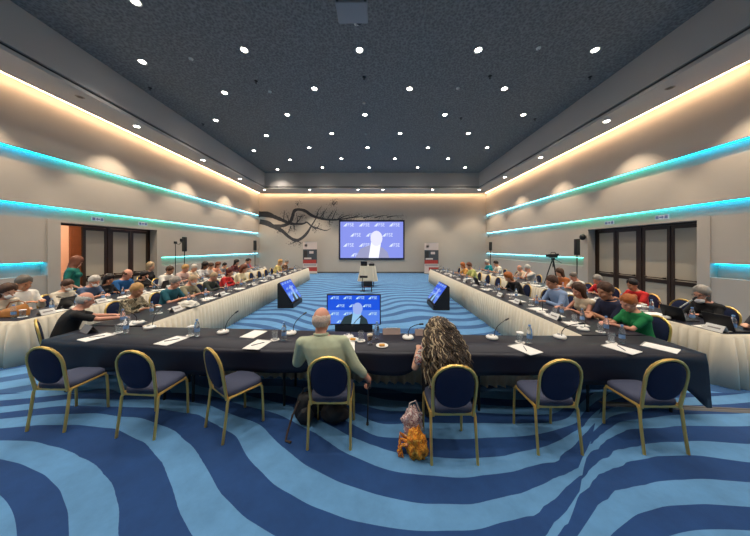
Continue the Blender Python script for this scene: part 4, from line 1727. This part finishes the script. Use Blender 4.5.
# outer row, right
S_(OR, 3.68, 'person at the right edge of the photo, only a hand and forearm showing', 'person at the right edge', shirt=(60, 60, 66), hair=('short', 'brown'), top=1.33, hands=((-.16, .50, .86), (.10, .40, .815)))
S_(OR, 4.47, 'grey-haired woman in a black top with a lowered mask behind the desk microphone', 'grey-haired woman in the black top', shirt=(20, 20, 22), sleeve='long', hair=('bob', 'grey'), fem=True, sk='pink', mask=2, glasses=True, top=1.33, hp=16)
S_(OR, 5.71, 'dark-haired man in a red T-shirt before the right doorway', 'dark-haired man in red', shirt=(196, 34, 34), hair=('short', 'dark'), sk='tan', top=1.29, hp=18)
S_(OR, 6.63, 'grey-haired man in a red polo shirt at the far jamb of the right doorway', 'grey-haired man in the red polo', shirt=(186, 26, 34), hair=('short', 'grey'), sk='pink', top=1.31, hp=24, collar=True)
S_(OR, 7.45, 'balding man in a white shirt leaning over the outer right table', 'balding man in the white shirt', shirt=(224, 218, 206), hair=('thin', 'pepper'), sk='pink', top=1.29, hp=30)
S_(OR, 8.02, 'woman with long brown hair in an orange-brown top before the camera tripod', 'woman in orange-brown', shirt=(170, 100, 54), hair=('long', 'brown'), fem=True, top=1.37, sleeve='long')
S_(OR, 9.80, 'white-haired person in a pale shirt, head on hand, outer right row', 'white-haired person in the pale shirt', shirt=(216, 206, 196), hair=('short', 'white'), sk='pink', top=1.37, hands=((-.06, .22, 1.08), (.12, .44, .815)))
S_(OR, 10.4, 'balding person in a beige shirt beside the white-haired one, outer right row', 'balding person in beige', shirt=(204, 178, 152), hair=('bald', 'grey'), sk='pink', top=1.30)
S_(OR, 12.5, 'dark-haired man in a white shirt near the far end of the outer right row', 'dark-haired man in white', shirt=(230, 222, 204), hair=('short', 'dark'), top=1.40)
S_(OR, 13.6, 'white-haired person in a turquoise top at the far end of the outer right row', 'person in turquoise', shirt=(32, 150, 160), hair=('short', 'white'), sk='pink', top=1.40)
# by the left doorway
person('standing woman in a green top with auburn hair, her back to the left doorway', -8.35, 6.85, -52, top=1.79, shirt=(16, 104, 92), hair=('wavy', 'auburn'), fem=True, standing=True, lean=4, hy=-60, hp=28, vox=.011,
       hands=((-.26, .12, .86), (.24, .16, .90)), trousers=(40, 50, 60))
person('blond woman in black sitting by the far jamb of the left doorway', -8.60, 9.42, -75, top=1.47, shirt=(26, 26, 30), sleeve='long', hair=('bob', 'sand'), fem=True, lean=3, hp=12, vox=.013,
       hands=((-.10, .32, .74), (.10, .34, .74)), chair_label='gold-framed navy chair occupied by the blond woman in black')

# empty chairs tucked along the rows
for row, ys, nm in ((IL, (9.95, 10.7, 11.5, 12.3), 'inner left'), (IR, (6.35, 8.15, 9.0, 9.85, 12.6, 13.5), 'inner right'), (OR, (5.10, 8.75, 11.3), 'outer right')):
    for i, y in enumerate(ys):
        lab = 'empty gold-framed navy chair at the %s row, %s empty one from the camera' % (nm, ORD[i])
        chair(lab, (row.at(y, 0) + row.s * 0.24, y, 0), R(-90 if row.s < 0 else 90), CG)
        SEATS.append((row, y, '%s empty chair of the %s row' % (ORD[i], nm), 0))


# ------------------------------------------------------------------ table things
def make_bottle(r):
    MB().lathe([(0, .002), (.029, 0), (.032, .01), (.032, .12), (.029, .14), (.032, .155), (.026, .18), (.013, .205), (.013, .215), (0, .215)], 14).build('bottle_body', M_BOTTLE, r)
    MB().lathe([(.0325, .060), (.0328, .061), (.0328, .105), (.0325, .106)], 14).build('label', M_BLUELAB, r)
    MB().lathe([(0, .212), (.0155, .212), (.0155, .232), (0, .234)], 12).build('cap', mat('cap_blue', s2l(120, 160, 210), .4), r)


def make_tumbler(r):
    MB().lathe([(0, .008), (.030, .008), (.034, .012), (.038, .125), (.036, .125), (.032, .016), (0, .014)], 16).build('glass', M_GLASS, r)
    MB().lathe([(0, 0), (.055, 0), (.058, .004), (.055, .008), (0, .008)], 18).build('coaster', M_PAPER, r)


def make_covered(r):
    make_tumbler(r)
    MB().lathe([(0, .126), (.045, .126), (.045, .130), (0, .131)], 16).build('paper_cover', M_PAPER, r)


def make_pad(r):
    MB().rbox((0, 0, .004), (.215, .30, .008), .002).build('sheets', M_PAPER, r)
    MB().box((0, .143, .0085), (.215, .014, .002)).build('binding', mat('binding', s2l(170, 166, 160), .6), r)


def make_padpen(r):
    make_pad(r)
    MB().tube([(-.05, -.06, .013), (.045, .055, .013)], [.0045, .0045], 6).tube([(.045, .055, .013), (.052, .063, .013)], [.0045, .001], 6).build('pen', mat('pen_dark', (0.03, .03, .05), .3), r)


def make_mic(r):
    MB().lathe([(0, 0), (.070, 0), (.078, .012), (.074, .028), (.055, .040), (0, .043)], 20).build('base', M_WHITE, r)
    MB().lathe([(0, .0435), (.022, .0435), (.020, .048), (0, .049)], 12, (0, .02, 0)).build('button', mat('mic_grey', (0.2, .2, .2), .4), r)
    pts = [V((0, -.03, .04)), V((.0, -.035, .10)), V((.02, -.06, .16)), V((.07, -.11, .21)), V((.13, -.16, .24))]
    MB().tube(pts, .005, 6).build('gooseneck', M_BLACK, r)
    MB().cap((.13, -.16, .24), (.165, -.19, .252), .011).build('capsule', M_BLACK, r)


def make_tent(r):
    mb = MB()
    for q in (-1, 1):
        mb.box((0, q * .026, .048), (.21, .003, .105), Matrix.Rotation(R(q * 28), 3, 'X'))
    mb.build('folded_card', M_PAPER, r, smooth=False)
    MB().box((0, -.0285, .05), (.14, .001, .02), Matrix.Rotation(R(-28), 3, 'X')).build('printed_line', mat('print_grey', s2l(150, 140, 134), .7), r, smooth=False)


def make_saucer(r):
    MB().lathe([(0, 0), (.04, 0), (.075, .012), (.075, .016), (.04, .006), (0, .006)], 20).build('plate', M_WHITE, r)
    MB().rbox((.0, .0, .018), (.07, .05, .022), .009).build('pastry', mat('pastry', s2l(206, 150, 66), .7, var=.3, scale=30), r)


def make_laptop(r):
    MB().rbox((0, 0, .009), (.33, .23, .018), .004).build('keyboard_half', M_BLACK, r)
    MB().box((0, 0, .0185), (.28, .11, .002)).build('keys', mat('keys', (.05, .05, .05), .5), r)
    rt = Matrix.Rotation(R(-18), 3, 'X')
    MB().rbox((0, .15, .125), (.33, .010, .225), .003, rot=rt).build('lid', M_BLACK, r)
    MB().box((0, .1435, .125), (.30, .002, .19), rt).build('display', emat('laptop_display', s2l(110, 130, 160), .25), r)


bottle = Proto(make_bottle, 'water_bottle', 'bottle')
tumbler = Proto(make_tumbler, 'glass_tumbler', 'glass')
covered = Proto(make_covered, 'covered_tumbler', 'glass')
pad = Proto(make_pad, 'notepad', 'notepad')
padpen = Proto(make_padpen, 'notepad_with_pen', 'notepad')
mic = Proto(make_mic, 'desk_microphone', 'microphone')
tent = Proto(make_tent, 'name_card', 'name card')
saucer = Proto(make_saucer, 'snack_plate', 'plate')
laptop = Proto(make_laptop, 'laptop', 'laptop')


def on(px, py, z=TZ):
    """where the sight line through a surveyed point meets the height z"""
    y = 250 * (EYE - z) / (py - 248)
    return ((px - 376) * y / 250, y, z + .0018)


def near(lab, proto, px, py, rz=0.0, group=None, z=TZ):
    return proto(lab, on(px, py, z), R(rz), group)


G_ = 'things on the front table'
near('white notepad with pen at the left end of the front table', padpen, 97, 337.5, -20, G_)
near('white notepad with pen in front of the second empty chair', padpen, 172, 341, -14, G_)
near('white notepad with pen, lower of two left of the man with the cane', padpen, 258, 345, -8, G_)
near('white notepad without pen, upper of two left of the man with the cane', pad, 254, 334.5, -12, G_)
near('white notepad just right of the man in pale green', pad, 346, 346.5, 5, G_)
near('white sheets beside the left arm of the curly-haired woman', pad, 431, 345.5, -30, G_)
near('white notepad with pen right of the curly-haired woman', padpen, 525, 349.5, 22, G_)
near('white notepad with pen in front of the rightmost empty chair', padpen, 621, 349, 22, G_)
near('white notepad without pen at the right end of the front table', pad, 660, 348, 32, G_)
near('white desk microphone near the left end of the front table', mic, 150, 328.5, 150, G_)
near('white desk microphone between the second and third empty chairs', mic, 223, 333, 120, G_)
near('white desk microphone left of the man in pale green', mic, 291, 334, 100, G_)
near('white desk microphone just right of the man in pale green', mic, 348, 338, 95, G_)
near('white desk microphone between the man and the curly-haired woman', mic, 408, 338.5, 0, G_)
near('white desk microphone right of the curly-haired woman', mic, 492, 338.5, 60, G_)
near('white desk microphone behind the chair right of the woman', mic, 560, 338, 0, G_)
near('water bottle at the left end of the front table', bottle, 126, 333, 0, G_)
near('water bottle between the second notepad and a desk microphone', bottle, 197, 336, 0, G_)
near('water bottle left of the man in pale green', bottle, 284, 340, 0, G_)
near('water bottle behind the coffee glass beside the man', bottle, 377, 339, 0, G_)
near('water bottle right of the curly-haired woman', bottle, 529.5, 343, 0, G_)
near('water bottle near the right end of the front table', bottle, 622, 343, 0, G_)
near('glass tumbler beside the leftmost bottle on the front table', tumbler, 118.5, 333, 0, G_)
near('covered glass tumbler left of the second bottle on the front table', covered, 191, 335.5, 0, G_)
near('glass tumbler left of the third bottle on the front table', tumbler, 275, 340, 0, G_)
near('glass tumbler left of the coffee glass', tumbler, 361, 341, 0, G_)
near('paper-covered glass tumbler right of the curly-haired woman', covered, 520, 342.5, 0, G_)
near('glass tumbler beside the rightmost bottle on the front table', tumbler, 611.5, 343, 0, G_)
near('small plate of pastry right of the coffee glass', saucer, 382, 346.5, 0, G_)
near('small white saucer beside the microphone right of the man', saucer, 353, 340.5, 0, G_)


def make_coffee(r):
    MB().lathe([(0, .0), (.035, .0), (.036, .006), (.012, .012), (.012, .03), (.034, .05), (.040, .14), (.038, .14), (.032, .05), (0, .036)], 16).build('glass', M_GLASS, r)
    MB().lathe([(0, .045), (.031, .052), (.035, .105), (0, .105)], 16).build('iced_coffee', mat('coffee', s2l(150, 92, 52), .4), r)
    MB().lathe([(0, .105), (.035, .105), (.036, .122), (0, .126)], 16).build('milk_foam', mat('foam', s2l(230, 208, 176), .8), r)


coffee = Proto(make_coffee, 'coffee_glass', 'glass')
near('tall glass of milky iced coffee beside the man in pale green', coffee, 370, 344, 0, G_)

for lab, px, py, rz in (('grey-pink name card facing away behind the pastry plate', 391.5, 334, 4), ('grey-pink name card facing away left of the curly-haired woman', 424, 335, -3)):
    t = thing('name_card', lab, 'name card', on(px, py), R(rz), G_)
    mb = MB()
    for q in (-1, 1):
        mb.box((0, q * .018, .040), (.25, .003, .085), Matrix.Rotation(R(q * 22), 3, 'X'))
    mb.build('folded_card', mat('card_pink', s2l(168, 146, 138), .8), t, smooth=False)
    MB().box((0, -.012, .086), (.16, .004, .006)).build('top_edge', M_PAPER, t, smooth=False)
t = thing('name_card', 'grey slanted name card at the left corner of the front table', 'name card', on(89, 332), R(-25), G_)
mb = MB()
for q in (-1, 1):
    mb.box((0, q * .03, .05), (.26, .003, .11), Matrix.Rotation(R(q * 32), 3, 'X'))
mb.build('folded_card', mat('card_grey', s2l(120, 118, 120), .7), t, smooth=False)

# places along the side rows: what lies before each sitter and each empty chair
rnd = random.Random(21)
names = {id(IL): 'inner left', id(IR): 'inner right', id(OL): 'outer left', id(OR): 'outer right'}
for k, (row, y, short, off) in enumerate(SEATS):
    a = R(-90 if row.s < 0 else 90)
    G2 = 'things on the %s row' % names[id(row)]

    def pos(t, dy):
        yy = min(max(y + dy, row.y0 + .12), row.y1 - .12)
        return (row.at(yy, t), yy, TZ + .0005)
    dpad = .60 if 'empty' not in short else .25
    proto = padpen if k % 3 == 0 else pad
    proto('white notepad on the table by the ' + short, pos(dpad, .16), a + R(rnd.uniform(-15, 15)), G2)
    bottle('water bottle by the ' + short, pos(.44, -.30), 0, G2)
    (covered if k % 4 == 1 else tumbler)('glass tumbler by the ' + short, pos(.52, -.24), 0, G2)
    if k % 2 == 0:
        mic('white desk microphone by the ' + short, pos(.70, -.12), a + R(rnd.uniform(-20, 20)), G2)
    else:
        tent('white folded name card before the ' + short, pos(.70, -.05), a + PI, G2)
for lab, row, y, t, rz in (('black open laptop at the near end of the outer left row', OL, 5.02, .40, 15), ('black open laptop before the small dark-haired woman', OL, 7.62, .42, 0),
                           ('black open laptop before the grey-haired woman in black', OR, 4.28, .50, 0), ('black open laptop at the right edge of the photo', OR, 3.76, .42, 0),
                           ('black open laptop far along the inner right row', IR, 8.3, .40, 0)):
    a = R(-90 if row.s < 0 else 90) + R(rz)
    laptop(lab, (row.at(y, t), y, TZ + .0006), a, 'laptops on the side rows')

# long silver gooseneck of the outer rows
for lab, row, y, t, dy in (('tall silver gooseneck microphone before the grey-haired woman in black', OR, 4.35, .60, .55), ('silver gooseneck microphone before the small dark-haired woman', OL, 7.35, .55, .35)):
    o = thing('gooseneck_microphone', lab, 'microphone', (row.at(y, t), y, TZ + .0006))
    MB().rbox((0, 0, .02), (.13, .11, .04), .012).build('base', M_BLACK, o)
    e = row.s * .20
    MB().tube([(0, 0, .04), (e * .1, -.02, .10), (e * .5, -.08, .22), (e, -.16, .36)], .010, 8).build('gooseneck', mat('brushed', s2l(206, 204, 200), .35, .5), o)
    MB().cap((e, -.16, .36), (e * 1.1, -.18, .40), .016).build('capsule', M_BLACK, o)

# handbag and white cloth on the left-hand tables
o = thing('handbag', 'slouchy tan leather handbag at the near end of the outer left row', 'bag', (-6.45, 4.46, TZ + .001), R(15))
mb = MB()
mb.loft([((0, 0, .0), V((.17, 0, 0)), V((0, .07, 0))), ((0, 0, .012), V((.20, 0, 0)), V((0, .09, 0))), ((.0, 0, .09), V((.205, 0, 0)), V((0, .085, 0))), ((.01, 0, .16), V((.17, 0, .03)), V((0, .05, 0))), ((.03, 0, .185), V((.12, 0, .04)), V((0, .02, 0)))], 20)
mb.build('body', mat('tan_leather', s2l(178, 116, 52), .5, var=.25, scale=9, bump=.3), o)
MB().tube([(-.11, 0, .15), (-.08, .02, .24), (.04, .03, .27), (.12, .02, .24), (.15, 0, .17)], .010, 8).build('handle', mat('tan_strap', s2l(140, 88, 40), .5), o)


def crumple(c, r, seed, amp=.3, f=6.0, nu=40, nv=26, flat=0.0):
    mb = MB()
    mb.ell(c, r, None, nu, nv)
    c = V(c)
    out = []
    for p_ in mb.v:
        d = V(p_) - c
        u = V((d.x / r[0], d.y / r[1], d.z / r[2]))
        k = 1 + amp * (noise.noise(u * f * .35 + V((seed, 0, 0))) + .6 * abs(noise.noise(u * f + V((0, seed, 0)))))
        q = c + d * k
        q.z = max(q.z, flat)
        out.append(tuple(q))
    mb.v = out
    return mb


x, y, z = on(188, 307)
tag(crumple((0, 0, .05), (.19, .12, .075), 4.0, .35, 7).build('cloth_bag', mat('white_canvas', s2l(226, 220, 206), .85), None, sharp=0, loc=(x, y, TZ + .001)),
    'crumpled white cloth bag on the inner left table before the teal T-shirt', 'bag')

# ------------------------------------------------------------------ screens on the floor, draped table
mon_mats = [emm('mon_blue', (20, 84, 226), .9), emm('mon_band', (84, 130, 236), .9), emm('mon_white', (190, 226, 240), .95), emm('mon_suit', (44, 62, 66), .8), emm('mon_shirt', (150, 200, 240), .9), emm('mon_face', (160, 180, 240), .9)]
o = thing('floor_monitor', 'flat floor monitor facing the camera beyond the front table', 'screen', (-.50, 5.62, 0))
MW, MH = 1.22, .69
MB().rbox((0, .03, .585), (MW, .05, MH), .008).build('bezel', M_BLACK, o)
pc = picture(MW - .05, MH - .05, True).build('picture', mon_mats, o, smooth=False)
pc.rotation_euler = (R(90), 0, 0)
pc.location = (0, .0035, .585)
mb = MB()
mb.b2((-.45, -.18, 0), (.45, .30, .05)).b2((-.30, .06, .05), (-.24, .12, .50)).b2((.24, .06, .05), (.30, .12, .50))
mb.b2((-.42, -.02, .05), (.42, .10, .235))
mb.build('stand', M_BLACK, o, smooth=False)


def wedge(label, x, y, s, W, dp, h):
    """slanted screen on a black wedge; the display slopes up away from the aisle and faces s along X"""
    o = thing('floor_monitor', label, 'screen', (x, y, 0))
    mb = MB()
    prof = [(0, 0), (0, h), (s * .035, h + .01), (s * W * .86, .14), (s * W, .14), (s * W, 0)]
    mb.poly([(a, -dp / 2 + .03, b) for a, b in prof], dp - .06, (0, 1, 0))
    mb.build('wedge_stand', M_BLACK, o, smooth=False)
    a, b = V((s * .03, 0, h + .02)), V((s * W * .88, 0, .16))
    L = (a - b).length
    ux = V((0, s, 0))                    # right of the picture as seen from the aisle
    vy = (a - b).normalized()
    nz = ux.cross(vy)
    rot = Matrix((ux, vy, nz)).transposed()
    c = (a + b) / 2 + nz * .025
    MB().rbox(c, (dp, L, .045), .006, rot=rot).build('bezel', M_BLACK, o)
    pc = picture(dp - .05, L - .05, True).build('picture', mon_mats, o, smooth=False)
    m4 = rot.to_4x4()
    m4.translation = c + nz * .0255
    pc.matrix_local = m4
    return o


wedge('slanted floor monitor on a black wedge by the inner left table', -3.22, 8.66, 1, .52, 1.05, .80)
wedge('slanted floor monitor on a black wedge by the inner right table', 2.33, 8.40, -1, .52, 1.05, .74)

o = thing('draped_table', 'small table draped in cream cloth before the far screen', 'table', (-.42, 12.95, 0))
mb = MB()
n = 72
vs = []
for z_, k, am in ((1.05, .84, 0), (1.0, .86, .004), (.6, .97, .02), (.28, 1.08, .035)):
    for j in range(n):
        t = 2 * PI * j / n
        rx, ry = .46 * k, .30 * k
        c, s_ = math.cos(t), math.sin(t)
        q = am * math.sin(14 * t)
        vs.append(((rx + q) * math.copysign(abs(c) ** .5, c), (ry + q) * math.copysign(abs(s_) ** .5, s_), z_))
fs = [tuple(range(n))[::-1]]
for i in range(3):
    for j in range(n):
        j2 = (j + 1) % n
        fs.append((i * n + j, i * n + j2, (i + 1) * n + j2, (i + 1) * n + j))
mb.add(vs, fs)
mb.build('drape', M_SKIRT, o, sharp=50)
for sx in (-.3, .3):
    for sy in (-.18, .18):
        MB().tube([(sx, sy, 0), (sx, sy, 1.04)], .02, 8).build('leg', M_BLACKM, o)
laptop('black laptop on the cream draped table', (-.62, 12.95, 1.0525), PI, 'equipment on the draped table')
o = thing('equipment_box', 'black equipment box beside the laptop on the draped table', 'box', (-.22, 12.95, 1.0525))
MB().rbox((0, 0, .06), (.28, .26, .12), .015).build('case', M_BLACK, o)
MB().tube([(-.08, 0, .12), (-.06, 0, .16), (.06, 0, .16), (.08, 0, .12)], .01, 6).build('handle', M_BLACKM, o)
o = thing('floor_projector', 'black projector on a low stand before the draped table', 'projector', (-.42, 11.4, 0))
MB().rbox((.05, 0, .36), (.42, .34, .20), .02).build('body', M_BLACK, o)
MB().box((.05, 0, .22), (.40, .30, .03)).build('shelf', mat('red_brown', s2l(120, 60, 46), .5), o)
for sx in (-.12, .22):
    MB().tube([(sx, 0, 0), (sx, 0, .21)], .02, 8).box((sx, 0, .012), (.05, .34, .024)).build('foot', M_BLACKM, o)
MB().tube([(-.2, 0, .0), (-.2, 0, .62)], .016, 8).box((-.2, 0, .02), (.2, .2, .03)).build('post', M_BLACKM, o)
MB().rbox((-.14, 0, .66), (.36, .22, .09), .015).build('upper_unit', M_BLACK, o)


# ------------------------------------------------------------------ speakers and tripods by the walls
def column_speaker(label, x, y, z0, z1, wd):
    o = thing('column_speaker', label, 'speaker', (x, y, 0))
    MB().rbox((0, 0, (z0 + z1) / 2), (wd, wd * .9, z1 - z0), .02).build('cabinet', M_BLACK, o)
    MB().box((0, -wd * .46, (z0 + z1) / 2), (wd * .8, .01, (z1 - z0) * .9)).build('grille', mat('grille_black', (.03, .03, .03), .8), o)
    MB().tube([(0, 0, .03), (0, 0, z0 + .02)], .018, 8).build('pole', M_BLACKM, o)
    MB().lathe([(0, 0), (.22, 0), (.22, .015), (.03, .03), (0, .03)], 20).build('base', M_BLACKM, o)


def zat(py, y):
    return EYE + (248 - py) * y / 250


column_speaker('black column speaker on a pole beyond the left doorway', (184.5 - 376) * 11.3 / 250, 11.3, zat(251.5, 11.3), zat(237, 11.3), .15)
column_speaker('slim black column speaker at the far left corner', (255 - 376) * 17.3 / 250, 17.3, zat(250.5, 17.3), zat(240.5, 17.3), .17)
column_speaker('slim black column speaker at the far right corner', (490.5 - 376) * 17.6 / 250, 17.6, zat(250.5, 17.6), zat(242, 17.6), .17)
column_speaker('black column speaker on a pole by the right doorway', (577 - 376) * 10.15 / 250, 10.15, zat(255, 10.15), zat(239, 10.15), .16)
o = thing('light_stand', 'thin black stand with a boom head beside the left column speaker', 'stand', ((175.5 - 376) * 10.6 / 250, 10.6, 0))
for k in range(3):
    a = 2 * PI * k / 3 + .4
    MB().tube([(0, 0, .5), (.32 * math.cos(a), .32 * math.sin(a), .01)], .011, 6).build('leg', M_BLACKM, o)
MB().tube([(0, 0, .4), (0, 0, 2.2)], .013, 8).build('pole', M_BLACKM, o)
MB().tube([(0, 0, 2.16), (.15, 0, 2.12), (.28, 0, 2.24)], .012, 8).build('boom', M_BLACKM, o)
MB().rbox((0, 0, 2.20), (.09, .10, .10), .015).build('clamp', M_BLACK, o)
MB().rbox((.27, 0, 2.30), (.10, .12, .14), .015).build('lamp_head', M_BLACK, o)

ty = 11.2
o = thing('camera_tripod', 'video camera on a black tripod against the right wall', 'camera', ((553 - 376) * ty / 250, ty, 0))
for k in range(3):
    a = 2 * PI * k / 3 + .5
    MB().tube([(.03 * math.cos(a), .03 * math.sin(a), 1.42), (.22 * math.cos(a), .22 * math.sin(a), .75)], .024, 8).tube([(.21 * math.cos(a), .21 * math.sin(a), .78), (.42 * math.cos(a), .42 * math.sin(a), .015)], .016, 8).build('leg', M_BLACKM, o)
MB().tube([(0, 0, 1.10), (0, 0, 1.46)], .02, 8).rbox((0, 0, 1.48), (.12, .14, .09), .02).build('head', M_BLACK, o)
MB().rbox((0, 0, 1.62), (.34, .16, .17), .025).build('camera_body', M_BLACK, o)
MB().tube([(-.16, 0, 1.63), (-.30, 0, 1.63)], [.05, .06], 14).build('lens', M_BLACK, o)
MB().tube([(-.10, 0, 1.70), (-.08, 0, 1.77), (.10, 0, 1.77), (.12, 0, 1.70)], .015, 6).build('carry_handle', M_BLACK, o)
MB().box((.12, -.11, 1.68), (.12, .02, .08)).build('side_monitor', M_BLACK, o)
MB().tube([(.05, -.05, 1.47), (.30, -.12, 1.30)], .010, 6).build('pan_handle', M_BLACKM, o)

# ------------------------------------------------------------------ on the near floor
o = thing('cable_cover', 'low brown-grey cable cover strip on the carpet at right', 'cable cover', (3.95, 3.07, 0), R(-5))
mb = MB()
mb.poly([(-1.1, -.05, .001), (-1.1, -.03, .014), (-1.1, .03, .014), (-1.1, .05, .001)], 3.0, (1, 0, 0))
mb.build('strip', mat('cover_grey', s2l(92, 92, 94), .6), o, smooth=False)
MB().box((.4, 0, .0152), (3.0, .012, .002)).build('groove_line', mat('cover_line', s2l(60, 58, 56), .6), o, smooth=False)

o = thing('backpack', 'black backpack slumped on the carpet left of the man with the cane', 'bag', (-.80, 2.86, 0), R(20))
mb = crumple((0, 0, .15), (.12, .10, .17), 2.2, .16, 5, flat=.002)
mb.build('body', mat('bag_black', (.014, .014, .016), .7, var=.3, scale=30, bump=.2), o, sharp=0)
crumple((-.01, -.09, .11), (.085, .04, .09), 5.1, .12, 5, flat=.003).build('pocket', mat('bag_black2', (.022, .022, .025), .6), o, sharp=0)
MB().tube([(-.05, .0, .29), (-.02, .02, .36), (.05, .02, .36), (.07, .0, .29)], .010, 6).build('handle', M_BLACK, o)
MB().tube([(-.08, -.05, .26), (-.15, -.14, .18), (-.20, -.20, .06), (-.22, -.26, .012), (-.17, -.30, .010)], .012, 6).build('strap', mat('strap_brown', s2l(60, 46, 38), .7), o)
o = thing('black_bag', 'dark soft bag under the chair of the man with the cane', 'bag', (-.47, 2.86, 0), R(-10))
crumple((0, 0, .10), (.16, .11, .11), 8.3, .22, 5, flat=.002).build('body', mat('bag_black', (.014, .014, .016), .7), o, sharp=0)
MB().tube([(-.10, -.02, .20), (-.06, -.05, .26), (.06, -.05, .26), (.10, -.02, .20)], .009, 6).build('handle', mat('strap_brown', s2l(60, 46, 38), .7), o)

o = thing('walking_cane', 'black walking cane held upright by the man in pale green', 'cane', (0, 0, 0))
HX, HY = -.085, 2.765
MB().tube([(HX - .01, HY + .02, .008), (HX, HY, .44)], [.009, .011], 8).build('shaft', M_BLACK, o)
MB().tube([(HX, HY, .43), (HX, HY, .47), (HX + .01, HY - .03, .485), (HX + .02, HY - .09, .475)], .014, 8).build('handle', M_BLACK, o)
MB().lathe([(0, 0), (.016, 0), (.013, .03), (0, .03)], 10, (HX - .01, HY + .02, .001)).build('rubber_tip', mat('rubber', (.03, .03, .03), .8), o)

o = thing('tote_bag', 'crumpled pink and white tote bag by the curly-haired woman\'s chair', 'bag', (.375, 2.58, 0), R(15))
crumple((0, 0, .15), (.10, .075, .16), 3.7, .35, 6, flat=.002).build('body', clothm(('floral', (216, 196, 188), (150, 96, 104), (226, 212, 204), (186, 140, 140))), o, sharp=0)
MB().tube([(-.05, 0, .27), (-.02, .02, .36), (.05, .03, .37), (.08, 0, .28)], .008, 6).build('handle', mat('tote_strap', s2l(196, 180, 172), .8), o)
o = thing('scarf', 'orange and ochre scarf bundled on the carpet by the woman\'s chair leg', 'scarf', (.385, 2.37, 0), R(-20))
crumple((0, 0, .105), (.08, .07, .125), 6.4, .55, 7, flat=.002).build('bundle', clothm(('floral', (150, 84, 24), (226, 150, 36), (196, 110, 30), (240, 180, 70))), o, sharp=0)
mb = MB()
for k in range(3):
    mb.tube([(-.05, -.02 + .03 * k, .10), (-.13 - .02 * k, -.03 + .03 * k, .09 + .03 * k), (-.17, -.04 + .03 * k, .03 + .02 * k), (-.15 + .02 * k, -.08, .012)], [.02, .016, .014, .006], 7)
mb.build('loose_ends', clothm(('floral', (150, 84, 24), (226, 150, 36), (150, 70, 60), (220, 170, 120))), o, sharp=0)
